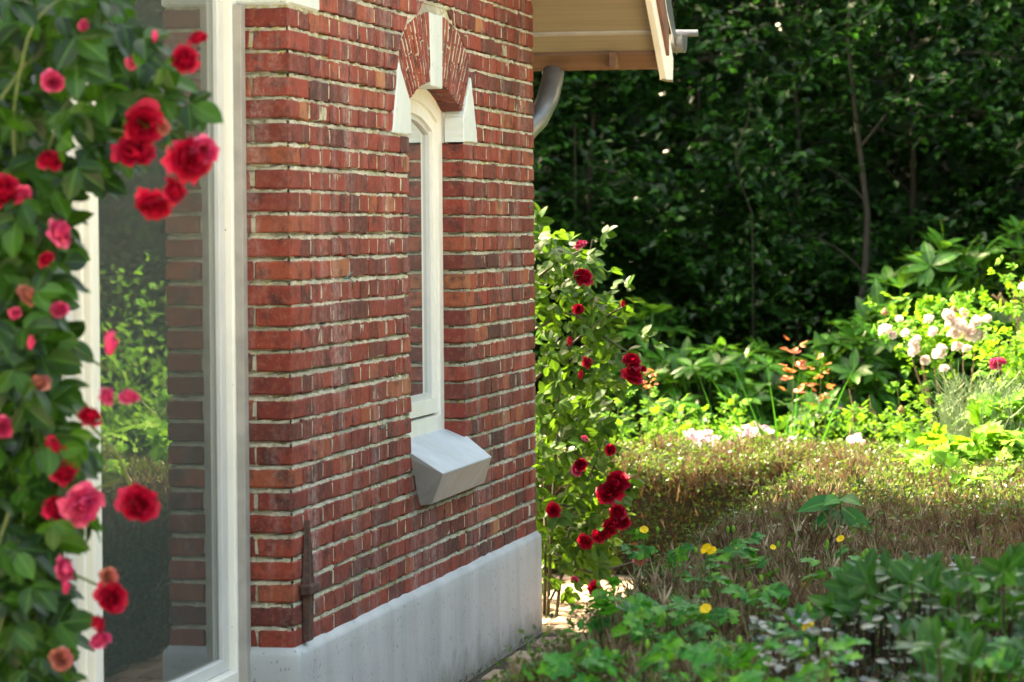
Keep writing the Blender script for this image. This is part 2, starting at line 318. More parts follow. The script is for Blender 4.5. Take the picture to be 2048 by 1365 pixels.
# ================================================================== HOUSE
P_ = .062; PL = .36
YL, YR, ZB = 1.366, 2.140, .80      # window opening
YM = 1.748
def circ(c, rise):   # radius and centre height offset for a segmental arc
    r = (c/2)**2/(2*rise)+rise/2; return r, r-rise
Ri, ci = circ(YR-YL, .083); ZI = 1.885; Zic = ZI-ci            # intrados
Ro, cO = circ(1.010, .186); ZO = 2.004; Zoc = ZO-cO            # extrados
ang_i = math.asin((YR-YL)/2/Ri); ang_o = math.asin(.505/Ro)
house = thing('brick_house', 'red brick house with arched window, grey plinth and glazed front corner', 'house', (0, 0, 0))
def bmesh_brick(q, depth=.05, ch=.0036, jit=.0018, fr=None, r=None, mb=None, prot=0.):
    """q: 4 corners (u,v); first edge is the length"""
    q = np.array(q, float)+R.normal(0, jit, (4, 2)); la = np.linalg.norm(q[1]-q[0]); lb = np.linalg.norm(q[3]-q[0])
    ch *= R.uniform(.6, 1.1); ca = min(ch/la, .3) if la > 0 else .3; cb = min(ch/lb, .3)
    tilt = R.normal(0, .0004, 3)
    A = [0, 0, ca, .33, .67, 1-ca, 1, 1]; AN = [-depth, -ch, 0, 0, 0, 0, -ch, -depth]
    B = [0, 0, cb, 1-cb, 1, 1]; BN = [-depth, -ch, 0, 0, -ch, -depth]
    V = []
    for a, an in zip(A, AN):
        for b, bn in zip(B, BN):
            uv = (1-a)*(1-b)*q[0]+a*(1-b)*q[1]+a*b*q[2]+(1-a)*b*q[3]
            nn = min(an, bn)
            if nn > -depth+1e-6: uv = uv+R.normal(0, jit*.9, 2); nn += tilt[0]+tilt[1]*(a-.5)*2+tilt[2]*(b-.5)*2+R.normal(0, .0004)+prot+.0014
            V.append(fr(uv[0], uv[1], nn))
    nb = len(B); F = [[i*nb+j, (i+1)*nb+j, (i+1)*nb+j+1, i*nb+j+1] for i in range(len(A)-1) for j in range(nb-1)]
    if mb is None: mb = MB()
    mb.add(V, F, R.random() if r is None else r); return mb
side = lambda u, v, n: (n, u, v)               # +x wall: u = y, v = z
front = lambda u, v, n: (u, -n, v)             # front return: u = x
cands = []       # (priority, builder)
def lay(u0, u1, z0, z1, fr=side, pr=0, **k): cands.append((pr, bmesh_brick([(u0, z0), (u1, z0), (u1, z1), (u0, z1)], fr=fr, **k)))
def seg(y0, y1):      # what part of a course remains free of opening and arch: returns list of polygons
    return
def arch_cut(z, sideL):  # y of extrados/impost outline at height z
    if z > ZO+.186: return None
    if z >= ZO: h = .507*math.sqrt(max(1-((z-ZO)/.188)**2, 0)); return YM-h if sideL else YM+h
    if z >= 1.785:   # impost stones flare outwards down
        t = (ZO-z)/(ZO-1.785); return YM-.505-.085*t if sideL else YM+.505+.09*t
    return YL if sideL else YR
def course(r, z0, z1, y0, y1, mod, start):
    """one course of bricks between y0 and y1"""
    y = start
    zm = (z0+z1)/2
    while y < y1-.01:
        e = min(y+mod-R.uniform(.007, .011)*1, y1); a = max(y, y0)
        ya, yb = a, e
        pieces = [(ya, yb)]
        if z1 > ZB-.01 and z0 < ZO+.186:
            L0, L1 = arch_cut(z0, True), arch_cut(z1, True); R0, R1 = arch_cut(z0, False), arch_cut(z1, False)
            if z0 < 1.785 <= z1: L1, R1 = L0, R0
            if L1 is None: L1 = R1 = YM; 
            g = .004
            quads = []
            if ya < max(L0, L1)-g: quads.append(((ya, z0), (min(yb, L0-g), z0), (min(yb, L1-g), z1), (ya, z1)))
            if yb > min(R0, R1)+g: quads.append(((max(ya, R0+g), z0), (yb, z0), (yb, z1), (max(ya, R1+g), z1)))
            for q in quads:
                w0 = q[1][0]-q[0][0]; w1 = q[2][0]-q[3][0]
                if w0+w1 < .03: continue
                q = list(q)
                if w0 < .008: q[1] = (q[0][0]+.008, q[0][1])
                if w1 < .008: q[2] = (q[3][0]+.008, q[3][1])
                cands.append((q[0][0], bmesh_brick(q, fr=side)))
        elif yb-ya > .02:
            cands.append((ya, bmesh_brick([(ya, z0), (yb, z0), (yb, z1), (ya, z1)], fr=side)))
        y += mod
def corner(x0, x1, y0, y1, z0, z1, pr=0):
    b = MB(); b.box((x0, y0, z0), (x1, y1, z1), .0035*R.uniform(.8, 1.5), jit=.0009); cands.append((pr, b))
NR = 27
stuff_rows = MB()
for r in range(-6, NR):
    z1 = PL+(NR-r)*P_-.006+R.normal(0, .0008); z0 = z1-P_+.0125+R.normal(0, .001)
    hdr = (r % 2 == 1); top = z1 > 2.10
    n0 = len(cands)
    j = .008
    # corner quoin
    if not (z1 > 2.098 and z0 < 2.33):
        if hdr: corner(-.21, .0024, -.0024, .100, z0, z1, -9); ys = .107
        else: corner(-.098, .0024, -.0024, .203, z0, z1, -9); lay(-.16, -.106, z0, z1, front, -9); ys = .21
    else: ys = .312
    jl = []
    inwin = (z1 > ZB+.02 and z0 < 1.78)
    ye, yR2 = 3.35, 3.35
    if hdr: mod, st = .1075, ys
    else: mod, st = .2135, ys
    # bricks at the window jambs and at the rear corner are quoins too
    a0 = len(cands)
    st0 = ys
    if inwin:
        w = .1 if hdr else .155
        w2 = .1 if not hdr else .085
        corner(-.21 if hdr else -.12, .0024, YR, YR+w, z0, z1, YR); corner(-.21 if hdr else -.12, .0024, YL-w2, YL, z0, z1, YL-.1)
        y = st0
        while y < YL-w2-.02:
            e = min(y+mod, YL-w2); e2 = e if e < YL-w2-.03 else YL-w2
            cands.append((y, bmesh_brick([(y, z0), (e2-.009, z0), (e2-.009, z1), (y, z1)], fr=side))); y = e2 if e2 > e else y+mod
        y = YR+w+.006; end = 3.25 if hdr else 3.15
        while y < end-.02:
            e = y+mod
            if e > end-.04: e = end
            cands.append((y, bmesh_brick([(y, z0), (e-.009, z0), (e-.009, z1), (y, z1)], fr=side))); y = e
        corner(-.21, .0022, end, 3.351, z0, z1, 3.2)
    else:
        end = 3.25 if hdr else 3.15
        course(r, z0, z1, st0, end-.006, mod, st0)
        corner(-.21, .0022, end, 3.351, z0, z1, 3.2)
# split: the 300 that show largest are parts, others one mesh
def pkey(c):
    b = c[1]; v = b.v[0]; zc = v[:, 2].mean(); yc = v[:, 1].mean()
    if zc > 2.23: return 99
    vis_l = (yc < YL or yc > YR or zc > 1.9 or zc < .8)
    sz = np.ptp(v[:, 1])+ (np.ptp(v[:, 0]) if yc < .2 else 0)
    return -sz*.3/(1+.12*max(yc, 0))**2 if vis_l else 0
cands.sort(key=pkey)
for k, (p, b) in enumerate(cands):
    if k < 300: b.build('brick', M['brick'], house)
    else: stuff_rows.v += b.v; stuff_rows.r += b.r; stuff_rows.m += b.m; stuff_rows.f += [f+stuff_rows.n for f in b.f]; stuff_rows.n += b.n
# gable brickwork above the frame, up to the verge, and plain gable core
ROOFZ = lambda y: 2.16+.80*(3.53-y) if y > .28 else 2.16+.80*(3.53-.28)-.58*(.28-y)
for r in range(-42, -6):
    z1 = PL+(NR-r)*P_-.006; z0 = z1-.050; mod = .1075 if r % 2 else .2135; y = -3.0
    while y < 3.4:
        if z1 < ROOFZ(y)-.05 and z1 < ROOFZ(y+mod)-.05 and (y > -.01 or z0 > 2.62): stuff_rows.box((-.05, y, z0), (.0, y+mod-.007, z1), .004)
        y += mod
stuff_rows.build('brickwork', M['brick'], house, kind='stuff')
# mortar sheets with real relief
mo = MB()
def sheet(fr, u0, u1, v0, v1, hole=None, st=.0075):
    nu = int((u1-u0)/st); us = np.linspace(u0, u1, nu+1); k0 = math.floor((v0-PL)/P_); k1 = math.ceil((v1-PL)/P_)
    vs = [v for k in range(k0, k1+1) for v in (PL+k*P_+np.array([-.0128, -.0105, -.0085, -.0045, -.001, .002, .0048, .0080, .0105, .0128, .031])) if v0 <= v <= v1]; vs = np.array(vs); nv = len(vs)-1
    U, V = np.meshgrid(us, vs); d = (V-PL+P_/2) % P_-P_/2           # distance from the middle of the bed joint
    kk = np.floor((V-PL)/P_); rag = .0016*np.sin(U*61+V*13)+.0012*np.sin(U*143+V*37)+R.normal(0, .0006, U.shape)
    N = np.where(np.abs(d) < .0098, np.where(d > .0028+rag, -.020, -.0012)+R.normal(0, .0011, U.shape)+.0007*np.sin(U*9+V*4), np.where(np.abs(d) < .0118, -.005, np.where(np.sin(U*41+kk*2.3)+.6*np.sin(U*17-kk*1.1) > .15, -.0065, -.0001))+R.normal(0, .0003, U.shape))
    chip = (np.sin(U*23+V*31)+np.sin(U*51-V*17)) > 1.45; N = np.where(chip & (np.abs(d) < .0095), N-.006, N)
    V = V+R.normal(0, .0006, V.shape)
    P = np.array([fr(a, b, c) for a, b, c in zip(U.ravel(), V.ravel(), N.ravel())])
    i = (np.arange(nv)[:, None]*(nu+1)+np.arange(nu)[None]).ravel()
    if hole is not None:
        cu = (U[:-1, :-1]+st/2).ravel(); cv = ((V[:-1, :-1]+V[1:, 1:])/2).ravel(); i = i[~hole(cu, cv)]
    mo.add(P, i[:, None]+np.array([0, 1, nu+2, nu+1]), .5)
sheet(side, .004, 3.346, PL-.02, 2.62, lambda u, v: (u > YL-.012) & (u < YR+.012) & (v > ZB-.02) & (v < Zic+np.sqrt(np.maximum((Ri+.012)**2-(u-YM)**2, 0))))
sheet(front, -.16, -.006, PL-.02, 2.62)
sheet(lambda u, v, n: (u, YR-n+.006, v), -.10, -.004, ZB-.05, 1.78)
mo.build('mortar', M['mortar'], house, smooth=False)
# masonry core
co_ = MB(); co_.box((-.25, .012, -.05), (-.055, YL-.01, 2.6), .002); co_.box((-.25, YR+.012, -.05), (-.055, 3.34, 2.6), .002)
co_.box((-.25, YL-.0105, -.05), (-.055, YR+.0125, ZB-.03), .002)
co_.box((-.25, YL-.0105, 2.0), (-.055, YR+.0125, 2.6), .002)
co_.box((-.30, .30, 0), (-.251, 3.3, 2.6), .001) if False else None
co_.box((-4.5, 3.15, -.05), (-.2505, 3.335, 2.6), .002)
pts = [(-.055, y, ROOFZ(y)-.06) for y in (3.35, .28, -3.0)]; co_.prism([(-.012, 3.34, 2.6), (-.012, -3., 2.6), (-.012, -3., ROOFZ(-3)-.04), (-.012, .28, ROOFZ(.28)-.04), (-.012, 3.34, 2.61)], (-.12, 0, 0))
co_.build('wall_core', M['mortar'], house)
# voussoirs
def vous(t0, t1, a0, a1):
    def p(t, a):
        ai, ao = a*ang_i, a*ang_o
        pi = np.array([YM+Ri*math.sin(ai), Zic+Ri*math.cos(ai)]); po_ = np.array([YM+.503*math.sin(a*1.52), ZO+.184*math.cos(a*1.52)]); return pi*(1-t)+po_*t
    b = bmesh_brick([p(t0, a0), p(t1, a0), p(t1, a1), p(t0, a1)], depth=.05, ch=.003, jit=.0009, fr=side, prot=.0005, r=.35+.6*R.random())
    b.build('arch_brick', M['brick'], house, label='arch brick beside the pale keystone')['label']
    return
NV = 11; kw = .13
for sgn in (-1, 1):
    for i in range(NV):
        a0 = kw+(1-kw)*i/NV; a1 = kw+(1-kw)*(i+1)/NV-.026; a0 += .0
        A0, A1 = sgn*a0, sgn*a1
        if i % 2: vous(.0, 1., A0, A1)
        elif i % 4 == 0: vous(0, .47, A0, A1); vous(.5, 1., A0, A1)
        else: vous(0, .60, A0, A1); vous(.63, 1., A0, A1)
for o in house.children:
    if o.name.startswith('arch_brick') and 'label' in o: del o['label']
# arch mortar back
am = MB(); tt = np.linspace(-1, 1, 50); inn = [(-.0022, YM+Ri*math.sin(t*ang_i), Zic+Ri*math.cos(t*ang_i)) for t in tt]; out = [(-.0022, YM+.512*math.sin(t*1.56), ZO+.194*math.cos(t*1.56)) for t in tt]
am.add(np.array(inn+out)+R.normal(0, .0006, (100, 3)), [[i, i+1, i+51, i+50] for i in range(49)], .5); am.build('arch_mortar', M['mortar'], house)
# intrados bricks (underside of the arch)
for i in range(9):
    t0 = -1+2*i/9; t1 = -1+2*(i+1)/9-.02; b = MB(); ps = []
    for t, rr in ((t0, Ri), (t1, Ri), (t1, Ri+.06), (t0, Ri+.06)): ps.append((-.004, YM+rr*math.sin(t*ang_i), Zic+rr*math.cos(t*ang_i)))
    b.prism(ps, (-.10, 0, 0), R.random()*.4); b.build('soffit_brick', M['brick'], house)
# keystone, impost stones, corner stone
def slab(pts, d0, d1, name, mat, lab, jit=.0012, sub=6):
    pts = np.array(pts, float); P = []
    n = len(pts)
    for i in range(n):
        for t in np.arange(sub)/sub: P.append(pts[i]*(1-t)+pts[(i+1) % n]*t)
    P = np.array(P)+R.normal(0, jit, (len(P), 2)); c = P.mean(0); Q = P+unit(c-P)*.004
    b = MB(); N = len(P); V = [(d1-.003, *p) for p in P]+[(d1, *p) for p in Q]+[(d0, *p) for p in P]
    F = [[i, (i+1) % N, (i+1) % N+N, i+N] for i in range(N)]+[[i, i+2*N, (i+1) % N+2*N, (i+1) % N] for i in range(N)]+[[i+N for i in range(N)], [i+2*N for i in range(N)][::-1]]
    b.add(V, F, .5); return b.build(name, mat, house, **({'label': lab} if lab else {}))
slab([(1.664, 1.952), (1.820, 1.950), (1.828, 2.186), (1.655, 2.184)], -.1, .0055, 'keystone', M['stone'], 'white painted keystone at the top of the brick arch')
slab([(1.147, 1.787), (1.384, 1.787), (1.384, 1.83), (1.375, 1.892), (1.228, 2.005), (1.20, 1.93)], -.06, .006, 'impost_stone', M['stone'], 'white stone at the left foot of the arch')
slab([(2.135, 1.787), (2.348, 1.787), (2.29, 1.93), (2.252, 2.004), (2.152, 1.892), (2.135, 1.86)], -.06, .006, 'impost_stone', M['stone'], 'white stone at the right foot of the arch')
b = MB(); b.box((-.13, 2.133, 1.782), (-.0605, 2.30, 1.886), .004, jit=.0015); b.build('impost_return', M['lime'], house)
b = MB(); b.box((-.13, 1.2, 1.782), (-.0605, 1.385, 1.886), .004, jit=.0015); b.build('impost_return', M['lime'], house)
b = MB(); b.box((-.30, -.006, 2.096), (.006, .305, 2.34), .006, jit=.001); b.build('quoin_stone', M['stone'], house, label='white painted stone wrapped around the house corner')
# plinth
def plinth():
    b = MB(); prof = [(.0, PL+.010), (.009, PL+.004), (.0185, PL-.005), (.0215, PL-.014), (.0215, PL-.05), (.022, .2), (.0225, -.05), (-.25, -.05)]
    plan = [(-.2, 0, 0, -1), (-.03, 0, 0, -1), (0, 0, .62, -.8), (0, 0, .9, -.45), (0, .03, 1, 0)]+[(0, y, 1, 0) for y in np.arange(.1, 3.3, .06)]+[(0, 3.34, 1, 0), (0, 3.35, .9, .4), (0, 3.35, .4, .9), (-.05, 3.35, 0, 1), (-4, 3.35, 0, 1)]
    V = []
    for (x, y, nx, ny) in plan:
        h = R.normal(0, .0016)
        for k, (o, z) in enumerate(prof):
            V.append((x+nx*o*(1 if o > 0 else 0), y+ny*o*(1 if o > 0 else 0), z+(h if k < 2 else 0)))
    m_ = len(prof); F = [[i*m_+j, i*m_+j+1, (i+1)*m_+j+1, (i+1)*m_+j] for i in range(len(plan)-1) for j in range(m_-2)]
    b.add(V, F, .5); return b.build('plinth', M['plinth'], house, smooth=True, label='pale blue-grey painted plinth')
plinth()
# small things fixed to the wall
b = MB(); P0 = at(617, 1040, x=.012); P1 = at(609, 1285, x=.014)
zt, zb, yy = P0[2], P1[2], (P0[1]+P1[1])/2
an = MB(); an.add([(.006, yy-.012, zb), (.006, yy+.035, zb), (.006, yy+.045, .54), (.006, yy+.024, zt), (.006, yy+.010, zt), (.006, yy-.016, .54)]+[(.022, yy-.008, zb), (.022, yy+.03, zb), (.024, yy+.04, .54), (.018, yy+.02, zt), (.018, yy+.012, zt), (.024, yy-.010, .54)],
   [[0, 1, 2, 3, 4, 5][::-1], [6, 7, 8, 9, 10, 11]]+[[i, (i+1) % 6, (i+1) % 6+6, i+6] for i in range(6)], .4)
ao = an.build('wall_anchor', M['iron'], house, label='rusty iron wall anchor near the foot of the corner')
c2 = MB(); c2.box((.004, yy-.040, .505), (.036, yy+.055, .532), .004, jit=.001); c2.build('clamp', M['iron'], ao)
for (px, py) in ((690, 558), (1040, 577), (762, 858), (1057, 416)):
    q = at(px, py, x=.004); b = MB(); b.tube([q+[-.01, 0, .004], q+[.012, .01, .0], q+[.016, .03, -.012], q+[.01, .045, -.03]], .0016, 4); b.tube([q+[.0, 0, .0], q+[.012, .04, .018]], .0022, 4); b.build('wall_clip', M['nail'], house)
# ---- arched window
win = MB().add if 0 else None
wo = MB()
def archpoly(inset, zb, n=14):
    a = math.asin((YR-YL-2*inset)/2/(Ri-inset)); pts = [(YL+inset, zb)]; pts += [(YM+(Ri-inset)*math.sin(t), Zic+(Ri-inset)*math.cos(t)) for t in np.linspace(-a, a, n)]; pts.append((YR-inset, zb)); return np.array(pts)
def ring(name, i0, i1, z0, z1, x0, x1, mat, par, r=.5):
    A = archpoly(i0, z0); B = archpoly(i1, z1); n = len(A); b = MB()
    V = [(x1, *p) for p in A]+[(x1, *p) for p in B]+[(x0, *p) for p in A]+[(x0, *p) for p in B]
    F = []
    for i in range(n):
        j = (i+1) % n
        F += [[i, j, j+n, i+n], [i+2*n, i+3*n, j+3*n, j+2*n], [i, i+2*n, j+2*n, j], [i+n, j+n, j+3*n, i+3*n]]
    b.add(V, F, r); return b.build(name, mat, par)
wn = ring('window', -.002, .055, ZB+.01, ZB+.075, -.17, -.070, M['cream'], house); wn['label'] = 'narrow arched window with cream frame'
ring('sash', .0555, .098, ZB+.085, ZB+.135, -.13, -.080, M['cream'], wn)
ring('glazing_bead', .099, .115, ZB+.136, ZB+.152, -.120, -.090, M['greyframe'], wn)
A = archpoly(.112, ZB+.15); b = MB(); b.prism([(-.104, *p) for p in A], (.004, 0, 0)); b.build('pane', M['glass2'], wn)
b = MB(); b.box((-.16, YL+.03, ZB-.02), (-.060, YR-.006, ZB+.008), .003); b.build('window_threshold', M['cream'], wn)
# concrete sill: a tapering block
sy0, sy1 = 1.345, 2.105+.02
pts = np.array([(-.09, YL-.01, .812), (-.09, YR+.02, .812), (.115, sy1-.03, .742), (.115, sy0-.03, .742), (.0, YL-.01, .640), (.0, YR+.04, .640), (.048, sy1+.05, .636), (.048, sy0+.06, .634)])
def sub_hex():
    A = at(820, 888, x=-.02); D = at(886, 948, x=.105); C_ = at(984, 914, x=.105); B = np.array([-.075, YR-.001, .828]); A0 = np.array([-.075, YL+.0, .828])
    Lb = at(864, 1009, x=.035); Rb = at(969, 967, x=.035); L0 = np.array([-.01, Lb[1]-.02, Lb[2]-.004]); R0 = np.array([-.01, Rb[1]+.0, Rb[2]-.004])
    Aw = np.array([.0, 1.355, .803]); Bw = np.array([.0, 2.165, .803])
    V = np.array([A0, B, Bw, C_, D, Aw, L0, R0, Rb, Lb, [-.01, 1.36, .79], [-.01, 2.16, .79]])
    F = [[0, 1, 2, 3, 4, 5], [4, 3, 8, 9], [5, 4, 9, 6, 10], [3, 2, 11, 7, 8], [9, 8, 7, 6], [0, 5, 10], [1, 11, 2]]
    return V, F
V, F = sub_hex(); b = MB(); b.add(V, F, .5); so_ = b.build('window_sill', M['sill'], house, label='pale blue-grey wedge-shaped window sill')
bv = so_.modifiers.new('b', 'BEVEL'); bv.width = .004; bv.segments = 2; bv.limit_method = 'ANGLE'; bv.angle_limit = math.radians(25)
# room behind window
rm = MB()
rm.add([(-3, .3, 0), (-3, 3.14, 0), (-3, 3.14, 2.5), (-3, .3, 2.5)], [[0, 1, 2, 3]], .5); rm.add([(-3, .3, .05), (-.26, .3, .05), (-.26, 3.14, .05), (-3, 3.14, .05)], [[0, 1, 2, 3]], .5)
rm.add([(-3, .3, 2.5), (-.26, .3, 2.5), (-.26, 3.14, 2.5), (-3, 3.14, 2.5)], [[0, 1, 2, 3]], .5); rm.add([(-3, 3.14, 0), (-.26, 3.14, 0), (-.26, 3.14, 2.5), (-3, 3.14, 2.5)], [[0, 1, 2, 3]], .5)
rm.add([(-3.4, .25, 0), (-.26, .25, 0), (-.26, .25, 2.6), (-3.4, .25, 2.6)], [[0, 1, 2, 3]], .5)
rm.add([(-3.4, -3.0, 0), (-3.4, .25, 0), (-3.4, .25, 2.6), (-3.4, -3.0, 2.6)], [[0, 1, 2, 3]], .5); rm.add([(-3.4, -3.0, 2.6), (-.2, -3.0, 2.6), (-.2, .25, 2.6), (-3.4, .25, 2.6)], [[0, 1, 2, 3]], .5)
rm.add([(-3.4, -3.05, 0), (-.2, -3.05, 0), (-.2, -3.05, 2.6), (-3.4, -3.05, 2.6)], [[0, 1, 2, 3]], .5); rm.add([(-3.4, -3.05, .06), (-.2, -3.05, .06), (-.2, .25, .06), (-3.4, .25, .06)], [[0, 1, 2, 3]], .5)
rm.build('interior_wall', M['room'], house)
# ---- glazed front corner
gz = MB(); gz.box((-.215, -.066, -.02), (-.139, -.007, 2.56), .004); gl = gz.build('glazed_wall', M['cream'], house, label='tall glazing with cream posts beside the brick corner')
def part(name, mat, par, *boxes, bev=.003, **k):
    b = MB()
    for a, c in boxes: b.box(a, c, bev)
    return b.build(name, mat, par, **k)
part('trim_strip', M['caulk'], gl, ((-.20, -.050, PL-.3), (-.1165, -.0068, 2.095)), bev=.002)
for y in (-1.19, -2.35): part('post', M['cream'], gl, ((-.215, y-.058, -.02), (-.124, y, 2.56)), ((-.20, y-.075, -.02), (-.140, y-.0585, 2.56)))
for a, c in ((-1.189, -.0665), (-2.349, -1.266)):
    st = part('sash', M['greyframe'], gl, ((-.190, c-.05, .315), (-.160, c-.001, 2.50)), ((-.190, a+.001, .315), (-.160, a+.045, 2.50)), ((-.190, a+.046, 2.455), (-.160, c-.051, 2.50)), ((-.192, a+.046, .315), (-.1585, c-.051, .35)))
    part('pane', M['glass'], gl, ((-.177, a+.046, .351), (-.173, c-.051, 2.454)), bev=.0005)
    part('bottom_rail', M['cream'], gl, ((-.215, a+.001, .25), (-.135, c-.001, .314)))
    part('lower_panel', M['plinth'], gl, ((-.215, a+.001, -.02), (-.165, c-.001, .249)))
    part('head_rail', M['cream'], gl, ((-.215, a+.001, 2.501), (-.13, c-.001, 2.6)))
part('fascia_board', M['cream'], gl, ((-.20, -3.0, 2.562), (.005, -.013, 2.66)))
cu = MB(); yy_ = np.linspace(-.50, -.16, 120); xx = -.42+.018*np.sin(yy_*95)+.006*np.sin(yy_*41)
cu.add(np.concatenate([np.stack([xx, yy_, yy_*0+.1], 1), np.stack([xx, yy_, yy_*0+2.5], 1)]), [[i, i+1, i+121, i+120] for i in range(119)], .5)
cc = cu.build('curtain', M['curtain'], None, smooth=True, label='pale blue-grey curtain hanging behind the glazing', category='curtain')
# ---- roof
rf = MB()
def slope(y0, y1, off0, off1, x0, x1):
    s = -1 if y1 > .28 or y0 > .28 else 1
    return [(x0, y0, ROOFZ(y0)+off0), (x0, y1, ROOFZ(y1)+off0), (x0, y1, ROOFZ(y1)+off1), (x0, y0, ROOFZ(y0)+off1)]
rf.prism(slope(.28, 3.62, .055, .16, -4.6, .47), (5.07, 0, 0)); rf.prism(slope(-3.1, .279, .055, .16, -4.6, .47), (5.07, 0, 0))
ro = rf.build('roof', M['tile'], house)
def roofpart(name, mat, y0, y1, o0, o1, x0, x1):
    b = MB(); b.prism(slope(y0, y1, o0, o1, x0, x1), (x1-x0, 0, 0)); return b.build(name, mat, ro)
roofpart('soffit_board', M['soffit'], 3.455, 3.53, .0, .02, -4.6, .433); roofpart('soffit_board', M['soffit'], 2.9, 3.452, .004, .02, -.0 if 0 else .002, .433)
roofpart('soffit_board', M['soffit'], 3.36, 3.452, .004, .02, -4.6, .001)
roofpart('soffit_board', M['soffit'], .28, 2.897, .004, .02, .002, .433); roofpart('soffit_board', M['soffit'], -3.1, .279, .004, .02, .002, .433)
roofpart('bead', M['caulk'], 3.448, 3.458, -.003, .006, -4.6, .433)
roofpart('rafter_cover', M['dkwood'], 3.532, 3.60, -.012, .05, -4.6, .433)
b = MB(); b.box((.26, 3.50, ROOFZ(3.6)-.008), (.285, 3.62, ROOFZ(3.6)+.05), .002); b.build('rafter_end', M['dkwood'], ro)
def bargeboard(yt, yb):
    b = MB(); x0, x1 = .436, .458
    pts = [(x0, 3.615, 2.055), (x0, yt, 2.055+.80*(3.615-yt)), (x0, yt, 2.055+.80*(3.615-yt)+.235), (x0, 3.80, 2.142), (x0, 3.785, 2.060)]
    b.prism(pts, (x1-x0, 0, 0), .5); return b.build('barge_board', M['cream'], ro)
bb = bargeboard(.29, 0)
b = MB(); pts = [(.436, .28, 4.70), (.436, -3.1, 2.74), (.436, -3.1, 2.99), (.436, .28, 4.96)]; b.prism(pts, (.022, 0, 0), .5); b.build('barge_board', M['cream'], ro)
part('barge_edge', M['soffit'], ro, ((.4355, 3.60, 2.052), (.4585, 3.79, 2.0555)), bev=.001)
# gutter: half round along the rear eave, end cap, bracket spout and downpipe
gt = MB(); th = np.linspace(math.pi, 2*math.pi, 13); gy, gz_ = 3.86, 2.235; rr = .068
prof = [(gy+rr*math.cos(t), gz_+rr*math.sin(t)) for t in th]+[(gy+(rr-.003)*math.cos(t), gz_+(rr-.003)*math.sin(t)) for t in th[::-1]]
gt.prism([(-4.6, *p) for p in prof], (5.09, 0, 0), .5); go = gt.build('gutter', M['zinc'], ro)
b = MB(); b.prism([(.490, gy+rr*1.02*math.cos(t), gz_+rr*1.02*math.sin(t)) for t in th], (.004, 0, 0), .5); b.build('end_cap', M['zinc'], go)
b = MB(); b.tube([(.44, gy+rr, gz_+.012), (.535, gy+rr, gz_+.010)], .013, 10); b.build('gutter_roll', M['zinc'], go)
ss = MB(); ss.prism([(.462, 3.62, 2.30), (.462, 3.845, 2.16), (.462, 3.86, 2.2), (.462, 3.34, 2.72), (.462, 3.25, 2.66)], (.004, 0, 0), .5); ss.build('verge_flashing', M['zinc'], ro)
b = MB(); cpx = .035
b.tube([(-.02, 3.72, 2.17), (.02, 3.66, 2.13), (.03, 3.58, 2.06), (.025, 3.50, 1.98), (.0, 3.45, 1.91), (-.05, 3.42, 1.85), (-.09, 3.41, 1.76), (-.1, 3.41, 1.2), (-.1, 3.41, .0)], .042, 16); b.build('downpipe', M['zinc'], house, smooth=True, label='zinc downpipe bending round behind the rear corner')
# ================================================================== PLANT TOOLS
def leafT(W=.55, n=5, p=1., fold=.25, droop=.25, lobes=0, la=.25, tip=1.):
    t = np.linspace(0, 1, n+1); wd = W/2*np.sin(np.pi*t**p)**tip
    if lobes: wd = wd*(1+la*np.sin(2*np.pi*lobes*t-1.2))
    z = -droop*t**2; V = []; m = []
    for i in range(n+1):
        if i in (0, n): V.append((0, t[i], z[i])); m.append(0)
        else: V += [(-wd[i], t[i], z[i]+fold*wd[i]), (0, t[i], z[i]), (wd[i], t[i], z[i]+fold*wd[i])]; m += [1, 0, 1]
    tr = [[0, 2, 1], [0, 3, 2]]; q = []
    for i in range(1, n-1):
        a = 1+(i-1)*3; q += [[a, a+1, a+4, a+3], [a+1, a+2, a+5, a+4]]
    a = 1+(n-2)*3; e = len(V)-1; tr += [[a, a+1, e], [a+1, a+2, e]]
    return np.array(V), [np.array(tr)]+([np.array(q)] if q else []), np.array(m, float)
def frames(pos, d, nrm, size):
    pos = np.atleast_2d(pos).astype(float); d = unit(np.broadcast_to(d, pos.shape)); nrm = np.broadcast_to(nrm, pos.shape)
    sd = unit(np.cross(d, nrm)); nn = np.cross(sd, d); size = np.broadcast_to(np.asarray(size, float), (len(pos),))[:, None]
    return np.stack([sd*size, d*size, nn*size, pos], -1)
def rv(k, s=1.): return R.normal(0, s, (k, 3))
def compound(pos, d, nrm, size, pairs=2, spread=.9, fr=.62):
    """leaflets of pinnate leaves; returns (matrices)"""
    pos = np.atleast_2d(pos); k = len(pos); d = unit(np.broadcast_to(d, pos.shape)); nrm = np.broadcast_to(nrm, pos.shape)
    sd = unit(np.cross(d, nrm)); nn = np.cross(sd, d); size = np.broadcast_to(np.asarray(size, float), (k,)); out = []
    L = size*(1.0+.75*pairs)
    out.append(frames(pos+d*(L*.6)[:, None], d+rv(k, .12), nn+rv(k, .25), size))
    for j in range(pairs):
        q = pos+d*(L*(.55-.42*j/max(pairs, 1)))[:, None]
        for s_ in (-1, 1): out.append(frames(q, unit(d*.55+sd*s_*spread)+rv(k, .12), nn+rv(k, .25), size*(.9-.12*j)*R.uniform(.85, 1.1, k)))
    return np.concatenate(out)
